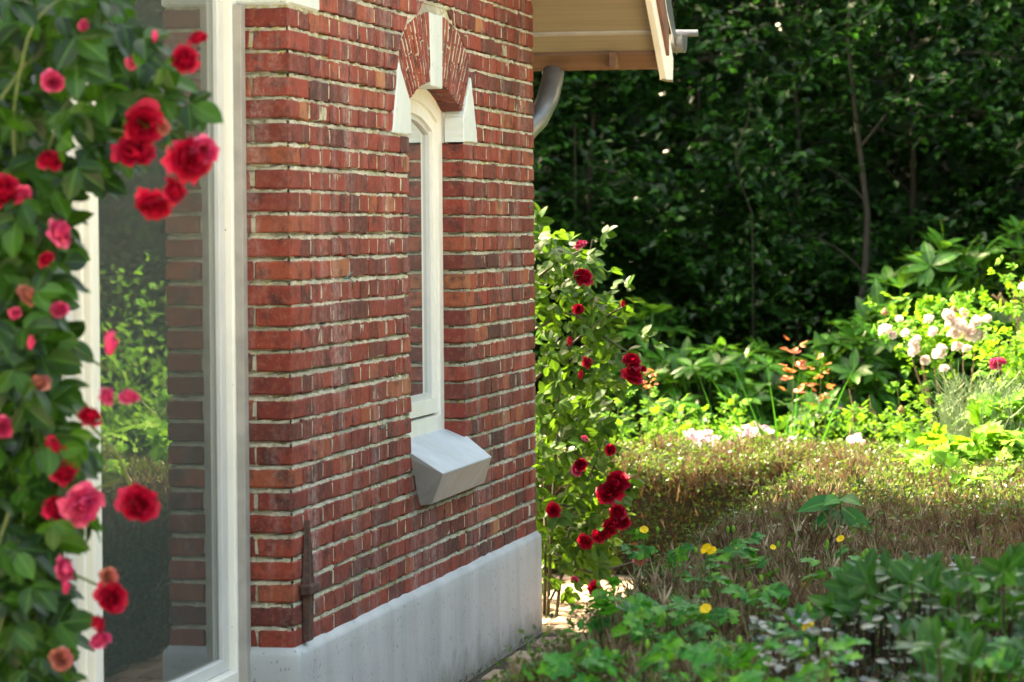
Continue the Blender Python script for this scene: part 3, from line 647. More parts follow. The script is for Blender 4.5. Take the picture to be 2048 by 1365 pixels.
def flowerT(kind='rose', seed=0):
    rg = np.random.default_rng(seed); V, Q, r = [], [], []; n0 = 0
    if kind == 'rose': layers = [(6, 1., .26, 1.25, .0), (7, .93, .46, 1.3, .15), (7, .80, .62, 1.3, .3), (6, .62, .74, 1.35, .5), (6, .43, .80, 1.4, .6), (4, .24, .80, 1.6, .8), (3, .10, .76, 1.8, .9)]
    elif kind == 'bud': layers = [(4, .34, .95, 1.5, .9), (3, .2, 1.0, 1.8, 1.)]
    elif kind == 'small': layers = [(5, 1., .12, 1.15, .05)]
    else: layers = [(4, 1., .2, 1.5, .1)]
    for li, (npet, rad, hh, span, up) in enumerate(layers):
        ph = rg.random()*6.28
        for k in range(npet):
            a0 = ph+k*2*np.pi/npet+rg.normal(0, .15); U = np.linspace(-1, 1, 5); W_ = np.linspace(0, 1, 5); rr = rad*rg.uniform(.85, 1.1); h0 = hh*rg.uniform(.8, 1.15)
            for wv in W_:
                for u in U:
                    half = span*np.pi/npet*(wv**.35)*(1-.18*wv**4)
                    a = a0+u*half; rd = rr*(wv**.6)*(1-.10*abs(u)**2*wv)
                    z = h0*(wv**1.6)+.10*rr*u*u*wv+.05*rg.normal()*wv*(.6+.5*rr)
                    if wv > .7: rd *= 1+.07*rg.normal(); z += .05*rg.normal()
                    if wv > .9: z -= .16*rr*(1-up)
                    V.append((rd*np.cos(a), rd*np.sin(a), z)); 
            r += [np.clip(rg.normal(.5+.35*(rr-.6), .2), 0, 1)]*25
            for i in range(4):
                for j in range(4): b = n0+i*5+j; Q.append([b, b+1, b+6, b+5])
            n0 += 25
    return np.array(V), [np.array(Q)], np.array(r)
def meshT(T, name, mat, r=.5):
    b = MB(); b.scatter(T, np.array([[[1, 0, 0, 0], [0, 1, 0, 0], [0, 0, 1, 0]]], float), np.array([r]))
    o = b.build(name, mat); me = o.data; bpy.data.objects.remove(o); return me
def flowmesh(kind, seed, mat):
    V, Q, r = flowerT(kind, seed); b = MB(); b.add(V, Q[0], r); 
    if kind in ('rose', 'bud'):
        pass
    o = b.build('flower', mat, smooth=True); me = o.data; bpy.data.objects.remove(o); return me
def inst(name, me, Mx, parent, **k):
    o = bpy.data.objects.new(name, me); COL.objects.link(o); o.parent = parent
    o.matrix_parent_inverse = Matrix.Translation(parent.location).inverted() if parent.parent is None else Matrix.Translation(parent_world(parent)).inverted()
    o.matrix_basis = Matrix([list(map(float, Mx[0])), list(map(float, Mx[1])), list(map(float, Mx[2])), [0, 0, 0, 1]])
    for a, b in k.items(): o[a] = b
    return o
def depth_of(P): return (P-CP)@FW
def leaves(par, T, mat, Mx, nobj=300, name='leaf', tvar=5, stuff='foliage', smooth=False):
    """the largest ones become parts, the others one mesh"""
    Mx = np.asarray(Mx); P = Mx[:, :, 3]; sz = np.linalg.norm(Mx[:, :, 1], axis=1)
    sc = -sz/np.maximum(depth_of(P), 1); px = (P-CP)@RT/depth_of(P)*FPX+1024; py = 682.5-(P-CP)@UP/depth_of(P)*FPX
    out = (px < -30) | (px > 2080) | (py < -30) | (py > 1400); sc = np.where(out, 0, sc+depth_of(P)*.002*R.random(len(P)))
    o = np.argsort(sc); k = min(nobj, len(o))
    if k:
        ms = [meshT(T, name, mat, (i+.5)/tvar) for i in range(tvar)]
        if smooth:
            for m_ in ms: m_.polygons.foreach_set('use_smooth', np.ones(len(m_.polygons), bool))
        for j, i in enumerate(o[:k]): inst(name, ms[int(R.integers(tvar))], Mx[i], par)
    if len(o) > k:
        b = MB(); b.scatter(T, Mx[o[k:]]); b.build(stuff, mat, par, smooth=smooth, kind='stuff')
def curve(p0, p1, bend=(0, 0, .0), n=8):
    p0, p1 = np.array(p0, float), np.array(p1, float); t = np.linspace(0, 1, n)[:, None]
    return p0*(1-t)+p1*t+np.array(bend)*4*t*(1-t)
# ================================================================== BACKGROUND WOOD
LT_tree = leafT(.62, 3, 1., .18, .2); LT_simple = leafT(.6, 2, 1., .15, .1)
def quadleaf():
    V = np.array([(0, 0, 0), (-.3, .45, .06), (0, 1, -.1), (.3, .45, .06)]); return V, [np.array([[0, 2, 1], [0, 3, 2]])], np.array([.5]*4)
QL = quadleaf()
def sprays(P, D, L, n, size, T):
    """twigs with alternate leaves from points P along directions D; returns matrices and polylines"""
    k = len(P); out = []; side = unit(np.cross(D, [0, 0, 1.])+1e-6)
    for j in range(n):
        t = (j+.6)/n; pos = P+D*(L*t)[:, None]+np.array([0, 0, -1.])*(L*.35*t*t)[:, None]+rv(k, .008)
        s_ = 1 if j % 2 else -1
        dd = unit(D*.55+side*s_*.8+rv(k, .3)+np.array([0, 0, -.25])); out.append(frames(pos, dd, np.array([0, -.25, 1.])+rv(k, .38), size*R.uniform(.7, 1.2, k)))
    return np.concatenate(out)
def tree(name, label, cat, x, y, h, cr, ns, size=.075, lean=0., T=QL, mat='treeleaf', trunk=.05, z0=.2, group=None, zc=None, bark='bark', per=9):
    o = thing(name, label, cat, (x, y, 0), group)
    b = MB(); tp = curve((x, y, -.1), (x+lean, y+.1, h*.92), (R.normal(0, .12), R.normal(0, .05), 0), 14)+np.concatenate([np.zeros((1, 3)), rv(13, .018)])
    b.tube(tp, np.linspace(trunk, trunk*.25, 14), 8); b.build('trunk', M[bark], o, smooth=True)
    nb = 22; t = np.sort(R.uniform(.16, 1, nb)); a = R.uniform(0, 6.28, nb); P = []; D = []
    for i in range(nb):
        base = tp[0]*(1-t[i])+tp[-1]*t[i]; base = tp[min(int(t[i]*13), 13)]
        ln = cr*R.uniform(.6, 1.1)*(1-.35*abs(t[i]-.55)); end = base+np.array([math.cos(a[i])*ln, math.sin(a[i])*ln, R.uniform(-.05, .45)*ln])
        c = curve(base, end, (0, 0, .12*ln), 9); br = MB(); br.tube(c, np.linspace(trunk*.32, .004, 9), 5); br.build('branch', M[bark], o)
        m_ = max(1, ns//nb)
        tt = R.uniform(.2, 1., m_)**.8; q = np.stack([np.interp(tt, np.linspace(0, 1, 9), c[:, k]) for k in range(3)], 1)+rv(m_, .11*cr)
        P.append(q); D.append(unit(unit(end-base)*.5+rv(m_, .7)*[1, 1, .4]))
    P = np.concatenate(P); D = np.concatenate(D); P[:, 2] = np.maximum(P[:, 2], z0*R.uniform(.5, 1.5, len(P)))
    Mx = sprays(P, D, R.uniform(.16, .34, len(P)), per, size, T)
    c = MB(); c.scatter(T, Mx); c.build('crown', M[mat], o); return o
trees = [ # x, y, height, crown radius, sprays, lean, trunk, size, label
 (-2.9, 12.6, 4.6, 1.2, 650, .1, .035, .085, 'leafy dark green tree in the wood, directly behind the zinc downpipe'),
 (-1.6, 12.9, 4.8, 1.2, 900, .15, .03, .08, 'dense dark tree whose leaves show right under the tan roof overhang'),
 (-.75, 13.3, 5.0, 1.05, 800, -.1, .02, .075, 'slender dark tree just right of the barge board, thin curved branches'),
 (-.05, 13.0, 5.2, 1.0, 700, .08, .028, .075, 'dark tree at the middle of the wood above the gap in the rhododendrons'),
 (.75, 13.4, 5.0, 1.05, 760, -.1, .03, .08, 'dark tree with larger pale leaves left of the far right rhododendron'),
 (1.7, 12.8, 4.8, 1.2, 650, .1, .03, .085, 'dark broadleaved tree in the top right corner'),
 (3.0, 12.6, 4.8, 1.4, 420, 0, .07, .10, 'broad tree standing further right than the pink rose shrub'),
 (4.7, 11.5, 5.2, 1.6, 420, 0, .08, .11, 'tall garden tree mirrored in the glazing'),
 (6.3, 9.0, 5.6, 1.9, 420, 0, .09, .12, 'spreading tree on the right boundary of the garden'),
 (7.2, 5.5, 5.6, 1.9, 380, 0, .09, .12, 'boundary tree level with the end of the house'),
 (-2.1, 4.7, 4.3, .75, 170, 0, .05, .07, 'unseen small tree added behind the house to shade the rear corner rose')]  # last one: unseen, put in for its dappled shade on the rear rose
for (x, y, h, cr, ns, le, tr_, sz, lab) in trees: tree('woodland_tree', lab, 'tree', x, y, h, cr, ns, sz, le, trunk=tr_, group='trees of the wood behind the garden')
# thin bare sapling trunk that shows at the right of the middle
q0, q1, q2 = at(1722, 610, D=20.2), at(1735, 430, D=20.2), at(1712, 235, D=20.2)
sp = thing('sapling', 'thin pale brown bare sapling trunk standing in the dark gap of the wood', 'tree', (q0[0], q0[1], 0))
b = MB(); pl = np.array([[q0[0]-.02, q0[1], -.05], q0, (q0+q1)/2+[.012, 0, 0], q1, (q1+q2)/2+[.0, 0, 0], q2, q2+[-.05, 0, .5], q2+[-.02, .05, 1.2]])
b.tube(pl, np.array([.03, .024, .023, .021, .019, .016, .012, .006]), 8); b.build('trunk', M['greybark'], sp, smooth=True)
for p0, p1, bd in ((at(1722, 540, D=20.2), at(1600, 470, D=20.), (0, 0, .05)), (at(1728, 400, D=20.2), at(1640, 330, D=20.1), (0, 0, .03)), (at(1715, 300, D=20.2), at(1800, 180, D=20.1), (.02, 0, .0))): b = MB(); b.tube(curve(p0, p1, bd), np.linspace(.010, .003, 8), 5); b.build('branch', M['greybark'], sp)
PP = np.concatenate([at(a_, b_, D=20.1)[None]+rv(14, .10) for a_, b_ in ((1600, 470), (1640, 330), (1800, 180), (1712, 150))]); Mx = sprays(PP, unit(rv(len(PP))*[1, 1, .3]), R.uniform(.15, .3, len(PP)), 6, .07, QL)
b = MB(); b.scatter(QL, Mx); b.build('crown', M['treeleaf'], sp)
# thin arching branches low in the wood
for (a_, b_, c_, lab) in (((1500, 210), (1470, 300), (1505, 430), 'thin curved bare stem hanging below the barge board'), ((1290, 380), (1180, 330), (1150, 250), 'thin bare stem arching across the dark wood behind the rose')):
    p0, p1, p2 = (at(*q, D=19.6) for q in (a_, b_, c_)); gz0 = np.array([p2[0], p2[1], 0]); o = thing('leggy_shrub', lab, 'shrub', gz0)
    b = MB(); P = np.array([p0, (p0+p1)/2+[.03, 0, .02], p1, (p1+p2)/2+[-.02, 0, 0], p2, (p2*2+gz0)/3, gz0]); b.tube(P, np.array([.002, .003, .003, .003, .003, .003, .003]), 5); b.build('stem', M['bark'], o, smooth=True)
# far mass of leaves closing the wood
P = np.stack([R.uniform(-9, 13, 34000), R.uniform(14.6, 18.5, 34000), R.uniform(0, 6.5, 34000)], 1)
b = MB(); b.scatter(QL, frames(P, rv(len(P)), np.array([0, -.5, .8])+rv(len(P), .6), R.uniform(.16, .34, len(P)))); 
P = np.stack([R.uniform(9.5, 12.5, 14000), R.uniform(-12, 16, 14000), R.uniform(0, 7, 14000)], 1); b.scatter(QL, frames(P, rv(len(P)), np.array([-.5, 0, .8])+rv(len(P), .6), R.uniform(.2, .4, len(P))))
P = np.stack([R.uniform(-12, -5.5, 12000), R.uniform(7, 16, 12000), R.uniform(0, 7, 12000)], 1); b.scatter(QL, frames(P, rv(len(P)), np.array([-.2, 0, .8])+rv(len(P), .6), R.uniform(.2, .4, len(P))))
# overhead canopy of the wood
P = np.stack([R.uniform(-12, 9, 30000), R.uniform(12.2, 20, 30000), R.uniform(3.9, 7.5, 30000)], 1); b.scatter(QL, frames(P, rv(len(P))*[1, 1, .3], np.array([0, 0, 1.])+rv(len(P), .4), R.uniform(.16, .3, len(P))))
P = np.stack([R.uniform(-3.6, 3.5, 1500), R.uniform(11.4, 12.4, 1500), R.uniform(.5, 3.6, 1500)], 1); P = P[(np.sin(P[:, 0]*2.6+P[:, 2]*1.7)+np.sin(P[:, 2]*3.1-P[:, 0]*1.3)) > -.8]
b2 = MB(); b2.scatter(QL, sprays(P, unit(rv(len(P))*[1, .6, .35]+[0, -.2, 0]), R.uniform(.18, .36, len(P)), 9, .075, QL)); o_ = b2.build('wood_edge_foliage', M['treeleaf'], kind='stuff'); o_['label'] = 'hanging leafy sprays along the front of the dark wood'; o_['category'] = 'foliage'
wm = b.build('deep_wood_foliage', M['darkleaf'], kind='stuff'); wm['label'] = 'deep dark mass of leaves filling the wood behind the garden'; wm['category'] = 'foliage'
# ================================================================== RHODODENDRONS
def whorlT(n, seed, W=.30, up=.35):
    rg = np.random.default_rng(seed); b = MB(); T = leafT(W, 4, .9, .12, .22, tip=.8)
    a = np.arange(n)*2*np.pi/n+rg.normal(0, .2, n); u_ = up+rg.normal(0, .22, n)
    d = np.stack([np.cos(a)*np.cos(u_), np.sin(a)*np.cos(u_), np.sin(u_)], 1); nr = np.stack([-np.cos(a)*np.sin(u_), -np.sin(a)*np.sin(u_), np.cos(u_)], 1)
    b.scatter(T, frames(d*.06, d, nr+rg.normal(0, .12, (n, 3)), rg.uniform(.75, 1.1, n)), rg.random(n))
    b.tube([(0, 0, -.6), (.02, 0, -.3), (0, 0, .05)], .028, 5, .3)
    return b
WH = []
for i, (n_, up_) in enumerate(((8, .3), (7, .5), (9, .2), (6, .65), (8, .45))):
    o_ = whorlT(n_, i, .42, up_).build('leaf_whorl', M['rhodo']); WH.append(o_.data); bpy.data.objects.remove(o_)
def mT(me):      # mesh back to a scatter template
    v = np.array([x.co[:] for x in me.vertices]); by = {}
    for p in me.polygons: by.setdefault(len(p.vertices), []).append(list(p.vertices))
    m_ = np.array([d.value for d in me.attributes['mid'].data]); return v, [np.array(q) for q in by.values()], m_
WT = [mT(m) for m in WH]
def rhodo(label, c, rx, ry, h, n, size, nin=60, grp='rhododendrons at the edge of the wood', cat='rhododendron'):
    o = thing('rhododendron', label, cat, (c[0], c[1], 0), grp)
    nn_ = n; a = R.uniform(-math.pi, math.pi, nn_); e = np.arcsin(R.uniform(-.05, 1., nn_))
    d = np.stack([np.cos(a)*np.cos(e), np.sin(a)*np.cos(e), np.sin(e)], 1); rr = R.uniform(.82, 1.08, nn_)[:, None]
    P = np.array([c[0], c[1], h*.25])+d*rr*[rx, ry, h*.75]; nrm = unit(d*.7+[0, -.12, .75]+rv(nn_, .18))
    t = unit(np.cross(nrm, rv(nn_))); Mx = np.stack([t*size, np.cross(nrm, t)*size, nrm*size, P], -1)*1.; Mx[:, :, 3] = P
    sc = R.uniform(.8, 1.15, nn_)[:, None, None]; Mx[:, :, :3] *= sc
    for i in range(nn_): inst('leaf_whorl', WH[i % 5], Mx[i], o)
    ins = MB(); P2 = np.array([c[0], c[1], h*.2])+unit(rv(nin))*R.uniform(.3, .8, (nin, 1))*[rx, ry, h*.7]; P2[:, 2] = abs(P2[:, 2])
    nrm = unit(rv(nin, .4)+[0, -.2, .9]); t = unit(np.cross(nrm, rv(nin)))
    for k in range(3): s_ = slice(k, None, 3); ins.scatter(WT[k], np.stack([t[s_]*size, np.cross(nrm, t)[s_]*size, nrm[s_]*size, P2[s_]], -1))
    ins.build('inner_foliage', M['rhodo'], o, kind='stuff')
    br = MB()
    for i in range(0, nn_, 2): br.tube(curve((c[0]+R.normal(0, .06), c[1]+R.normal(0, .06), 0), P[i]-nrm[0]*.05, (0, 0, -.06), 6), np.linspace(.014, .005, 6), 4)
    br.build('branches', M['bark'], o, kind='stuff'); return o
def gp(px, D): p = at(px, 800, D=D); return p
for lab, px, D, top, wpx, n, sz in (
    ('rhododendron with pale tips just right of the red climbing rose', 1290, 19.2, 640, 95, 46, .155),
    ('low rhododendron behind the middle of the flower bed', 1420, 18.6, 700, 90, 46, .15),
    ('wide low rhododendron behind the red-tipped young rose', 1540, 18.8, 695, 95, 50, .15),
    ('rhododendron between the red-tipped rose and the pale pink roses', 1690, 18.4, 640, 70, 50, .15),
    ('tall rhododendron rising behind the pale pink rose shrub', 1850, 18.8, 505, 120, 85, .155),
    ('tallest rhododendron, cut by the right edge of the picture', 2010, 19.0, 455, 110, 80, .155)):
    p = gp(px, D); h = at(px, top, D=D)[2]; rhodo(lab, p, wpx*2*D/FPX*.62, .42, h, int(n*.85), sz*1.08, 36)
dk = M['rhodo']
for lab, px, D, top, wpx, n, sz in (('dark laurel-like shrub behind the climbing rose, half in deep shade', 1250, 20.6, 600, 110, 44, .12),):
    p = gp(px, D); rhodo(lab, p, wpx*2*D/FPX*.6, .4, at(px, top, D=D)[2], n, sz, 120, 'shaded shrubs under the wood', 'shrub')
# ================================================================== HEDGES
def twigT():
    V = []; F = []
    for (bx, bz, dx, dy, h_) in ((0, 0, .03, .0, 1.), (.0, .35, .22, .1, .45), (.0, .5, -.2, -.12, .42)):
        k = len(V); V += [(bx-.042, 0, bz), (bx+.042, 0, bz), (bx+dx, dy, bz+h_)]; F.append([k, k+1, k+2])
    V2 = [(y, x, z) for x, y, z in V[:3]]; k = len(V); V += V2; F.append([k, k+1, k+2])
    return np.array(V, float), [np.array(F)], np.array([.5]*len(V))
TW = twigT()
def hedge(label, x0, x1, y0, y1, H, ntw, nlf, green, seed):
    o = thing('box_hedge', label, 'hedge', ((x0+x1)/2, (y0+y1)/2, 0), 'low clipped hedges')
    hz = lambda x, y: H-.01+.035*np.sin(x*4+y*2.2)*np.sin(y*1.7-x)+.020*np.sin(y*7-x*2)+.010*np.sin(x*17+y*11)
    c = MB(); c.box((x0+.05, y0+.05, -.02), (x1-.05, y1-.05, H-.075), .03); c.build('hedge_core', M['bark'], o)
    def pts(n):
        f = R.random(n); x = R.uniform(x0, x1, n); y = R.uniform(y0, y1, n)
        e = np.minimum(np.minimum(x-x0, x1-x), np.minimum(y-y0, y1-y)); z = hz(x, y)-.05*np.exp(-e/.05)
        sidep = f < .34; k = sidep.sum(); ss_ = R.random(k); x[sidep] = np.where(ss_ < .5, x0+R.normal(.02, .02, k), x[sidep]); y[sidep] = np.where(ss_ >= .5, y0+R.normal(.02, .02, k), y[sidep]); z[sidep] = R.uniform(.03, 1, k)*z[sidep]
        return x, y, z, sidep
    x, y, z, sd_ = pts(ntw); kp = ~sd_ | (R.random(ntw) < .35); x, y, z, sd_ = x[kp], y[kp], z[kp], sd_[kp]; ntw = len(x); P = np.stack([x, y, z-R.uniform(.02, .09, ntw)], 1)
    up = unit(np.stack([np.where(sd_ & (x < x0+.06), -.6, 0), np.where(sd_ & (y < y0+.06), -.6, 0), np.ones(ntw)], 1)+rv(ntw, .40)); a = rv(ntw); sd2 = unit(np.cross(up, a)); s_ = (R.uniform(.04, .088, ntw)*np.where(sd_, .6, 1.)*(1+.5*(np.sin(x*13+y*5)*np.sin(y*11-x*4) > .3)))[:, None]
    b = MB(); b.scatter(TW, np.stack([sd2*s_*1.0, np.cross(up, sd2)*s_*1.0, up*s_, P], -1)); b.build('dry_twigs', M['drytwig'], o, kind='stuff')
    x, y, z, sd_ = pts(nlf*3); g = green(x, y)*(.35+1.3*np.clip(.5+.5*np.sin(x*9+1.3*np.sin(y*4))*np.sin(y*6+x*3), 0, 1)); k = (R.random(len(x)) < g) | (sd_ & (R.random(len(x)) < .8)); x, y, z = x[k][:nlf], y[k][:nlf], z[k][:nlf]; n = len(x)
    P = np.stack([x, y, z+R.uniform(-.04, .05, n)], 1)
    b = MB(); b.scatter(QL, frames(P, rv(n)+[0, 0, .4], rv(n, .6)+[0, 0, .8], R.uniform(.012, .024, n))); b.build('small_leaves', M['hedgeleaf'], o, kind='stuff'); return o
hedge('long clipped hedge of dry brown twigs running beside the path', .84, 2.9, -1.55, 5.15, .50, 62000, 85000, lambda x, y: np.clip((y-2.2)/1.8, .0, .75)*(.4+.6*(x > 1.15))+.09, 1)
hedge('small-leaved hedge crossing the path end, dark front and sunlit top', -1.6, 2.9, 5.17, 5.95, .50, 34000, 80000, lambda x, y: np.where(x > .8, .5, .28), 2)
# ================================================================== ROSES
ROSE = [flowmesh('rose', i, M['red']) for i in range(4)]; ROSEP = [flowmesh('rose', 5+i, M['hotpink']) for i in range(2)]; ROSEF = [flowmesh('rose', 8, M['faded'])]; PALE = [flowmesh('rose', 10+i, M['palepink']) for i in range(3)]
BUD = flowmesh('bud', 3, M['red']); BUDP = flowmesh('bud', 4, M['hotpink']); YEL = flowmesh('yel', 6, M['yellow']); SMALL = flowmesh('small', 7, M['pinks'])
def sepalmesh():
    b = MB(); a = np.arange(5)*1.2566; d = np.stack([np.cos(a), np.sin(a), -.35+0*a], 1); b.scatter(leafT(.35, 3), frames(np.zeros((5, 3))+[0, 0, -.05], d, np.array([0, 0, 1.]), .75), np.full(5, .5)); b.tube([(0, 0, -.35), (0, 0, -.2), (0, 0, .05)], [.09, .2, .12], 7, .5)
    o = b.build('calyx', M['roseleaf']); me = o.data; bpy.data.objects.remove(o); return me
CAL = sepalmesh()
def flower(par, P, ax, r_, me, name='flower', cal=True, **k):
    ax = unit(np.array(ax, float)); t = unit(np.cross(ax, [.3, .9, .1])); Mx = np.stack([t*r_, np.cross(ax, t)*r_, ax*r_, P], -1)
    o = inst(name, me, Mx, par, **k)
    if cal: inst('calyx', CAL, Mx, o)
    return o
TOCAM = unit(CP-np.array([.3, -2.3, 1.4]))
LR = leafT(.66, 6, .92, .16, .18, tip=.75)
# ---- left foreground climbing rose
base = at(60, 1365, D=5.95); lr = thing('climbing_rose', 'climbing rose with crimson double flowers growing in front of the glazing', 'rose bush', (base[0], base[1], 0), 'climbing roses on the house')
OUT = np.array([(-60, 300), (0, 300), (60, 360), (110, 410), (200, 415), (250, 330), (300, 225), (350, 160), (420, 120), (500, 105), (560, 130), (620, 90), (700, 100), (760, 140), (820, 200), (900, 215), (980, 200), (1050, 110), (1110, 100), (1180, 130), (1260, 110), (1320, 150), (1420, 150)], float)
k = 430; py = R.uniform(-60, 1430, k); lim = np.interp(py, OUT[:, 0], OUT[:, 1]); px = lim-np.abs(R.normal(0, 1, k))*lim*.38-R.uniform(45, 120, k)
px2 = R.uniform(-90, 75, 400); py2 = R.uniform(-60, 1430, 400)
px = np.concatenate([px, px2]); py = np.concatenate([py, py2]); D_ = np.concatenate([R.uniform(5.7, 6.2, k), R.uniform(5.95, 6.7, 400)])
P = np.array([at(a_, b_, D=c_) for a_, b_, c_ in zip(px, py, D_)]); n = len(P)
gd = unit(RT*.35-np.array([0, 0, .5])); Mx = compound(P, unit(gd+rv(n, .55)), unit(TOCAM*.75+np.array([0, 0, .8])+rv(n, .38)), R.uniform(.046, .074, n), 1)
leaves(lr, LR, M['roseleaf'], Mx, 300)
b = MB()
canes = [[(-60, 1500), (40, 1100), (90, 760), (60, 420), (140, 160), (215, 245)], [(-40, 900), (60, 560), (20, 250), (60, 40), (200, -60)], [(-60, 640), (40, 560), (150, 700), (215, 740)], [(-40, 1200), (40, 960), (130, 1000), (240, 960)], [(0, 200), (100, 60), (250, 90), (370, 110)], [(60, 420), (150, 250), (300, 270), (400, 320)], [(0, 820), (100, 880), (160, 960), (150, 1010)], [(-20, 1250), (60, 1150), (150, 1150), (215, 1180)], [(60, 770), (150, 820), (230, 900), (255, 960), (272, 1000)]]
for c in canes:
    pts = np.array([at(a_, b_, D=5.95+R.normal(0, .05)) for a_, b_ in c]); tt = np.linspace(0, len(c)-1, 22); q = np.stack([np.interp(tt, range(len(c)), pts[:, i]) for i in range(3)], 1)
    for _ in range(2): q[1:-1] = (q[:-2]+q[1:-1]*2+q[2:])/4
    b = MB(); b.tube(q, np.linspace(.0042, .0022, 22), 7); b.build('cane', M['stem'], lr, smooth=True)
for (sx, sy) in ((-60, 1500), (-120, 1500)):
    g_ = at(sx, sy, D=5.95); b = MB(); b.tube(curve((g_[0], g_[1], -.05), g_, (0.01, 0, 0), 6), .008, 7); b.build('cane', M['stem'], lr, smooth=True)
LF = [(285, 250, 92, 'r'), (268, 312, 84, 'r'), (372, 318, 96, 'r'), (408, 302, 58, 'p'), (372, 122, 62, 'r'), (397, 82, 40, 'r'), (308, 402, 74, 'r'), (342, 385, 58, 'r'), (10, 388, 78, 'r'), (42, 388, 44, 'p'), (97, 328, 54, 'r'), (105, 165, 48, 'p'), (112, 470, 62, 'p'), (95, 522, 36, 'r'), (50, 595, 46, 'f'), (120, 622, 38, 'p'), (30, 625, 26, 'p'), (80, 775, 50, 'f'), (210, 795, 38, 'p'), (258, 800, 42, 'p'), (178, 840, 52, 'r'), (4, 855, 46, 'p'), (118, 888, 58, 'r'), (122, 945, 62, 'r'), (160, 1005, 88, 'p'), (275, 1012, 84, 'r'), (108, 1020, 58, 'r'), (120, 1142, 56, 'p'), (215, 1155, 40, 'f'), (220, 1196, 68, 'r'), (190, 1250, 42, 'r'), (203, 1286, 44, 'p'), (120, 1320, 48, 'f'), (165, 52, 26, 'p'), (265, 118, 40, 'p'), (348, 310, 40, 'f'), (322, 255, 36, 'f')]
for i, (a_, b_, s_, k_) in enumerate(LF):
    P0 = at(a_, b_, D=5.74); r_ = s_/2*5.74/FPX*1.06; me = {'r': ROSE, 'p': ROSEP, 'f': ROSEF}[k_]; me = me[i % len(me)]
    flower(lr, P0, TOCAM+rv(1, .55)[0]+np.array([.3, 0, .35]), r_, me, 'rose_flower', **({'label': 'faded orange rose'} if k_ == 'f' else {}))
for (a_, b_, s_) in ((308, 86, 20), (218, 712, 40), (130, 1190, 26), (60, 700, 24)): flower(lr, at(a_, b_, D=5.74), (.2, -.2, 1), s_*1.1*5.74/FPX, BUDP, 'rose_bud')
# ---- rose behind the house corner
base = at(1092, 1250, D=12.35); rr_ = thing('climbing_rose', 'sunlit climbing rose with red flowers at the rear corner of the brick wall', 'rose bush', (base[0], base[1], 0), 'climbing roses on the house')
OUT = np.array([(440, 1085), (480, 1120), (520, 1175), (570, 1190), (620, 1205), (680, 1225), (740, 1235), (800, 1195), (860, 1215), (900, 1235), (960, 1245), (1010, 1225), (1060, 1215), (1110, 1190), (1150, 1170), (1190, 1140)], float)
k = 720; py = R.uniform(455, 1170, k); lim = np.interp(py, OUT[:, 0], OUT[:, 1]); px = 985+(lim-985)*R.uniform(0, 1.0, k)**.75; D_ = R.uniform(11.95, 12.75, k)
P = np.array([at(a_, b_, D=c_) for a_, b_, c_ in zip(px, py, D_)]); P[:, 1] = np.maximum(P[:, 1], np.where(P[:, 0] < .03, 3.43, 3.36)); n = len(P)
Mx = compound(P, unit(rv(n, .6)+[.45, -.1, -.1]), unit(np.array([0, -.3, .8])+rv(n, .45)), R.uniform(.046, .072, n), 1)
sprig = [(1190, 490), (1205, 520), (1200, 550), (1205, 585), (1195, 610), (1150, 520), (1230, 640), (1250, 612), (1240, 600), (1280, 690), (1260, 680), (1235, 690), (1200, 640)]
P = np.array([at(a_, b_, D=12.05) for a_, b_ in sprig]); Mx2 = compound(P, unit(rv(len(P), .3)+[.5, -.1, .2]), unit(np.array([0, -.55, .6])+rv(len(P), .3)), .058, 1)
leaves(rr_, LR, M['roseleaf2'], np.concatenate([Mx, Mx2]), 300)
b = MB()
for c in ([(1095, 1260), (1105, 1000), (1120, 800), (1160, 600), (1185, 480)], [(1088, 1255), (1092, 1100), (1085, 900), (1150, 690), (1262, 712)], [(1110, 1255), (1130, 1080), (1200, 900), (1228, 800)], [(1100, 1200), (1150, 1100), (1215, 1000), (1235, 940)], [(1075, 900), (1120, 880), (1180, 930), (1235, 960)], [(1070, 760), (1130, 700), (1200, 640), (1245, 615)], [(1070, 660), (1140, 620), (1230, 690), (1270, 712)], [(1070, 560), (1120, 520), (1165, 500)], [(1075, 1000), (1130, 1010), (1200, 1040), (1215, 1075)], [(1100, 1100), (1180, 1150), (1280, 1120)]):
    pts = np.array([at(a_, b_, D=12.2+R.normal(0, .1)) for a_, b_ in c]); tt = np.linspace(0, len(c)-1, 18); q = np.stack([np.interp(tt, range(len(c)), pts[:, i]) for i in range(3)], 1)
    for _ in range(2): q[1:-1] = (q[:-2]+q[1:-1]*2+q[2:])/4
    q[:, 1] = np.maximum(q[:, 1], 3.38); b = MB(); b.tube(q, np.linspace(.0075, .0028, 18), 6); b.build('cane', M['darkstem'], rr_, smooth=True)
for sx in (1088, 1095, 1110):
    g_ = at(sx, 1250, D=12.25); b = MB(); b.tube(curve((g_[0]-.01, g_[1], -.05), g_, (.01, 0, 0), 5), .009, 7); b.build('cane', M['darkstem'], rr_, smooth=True)
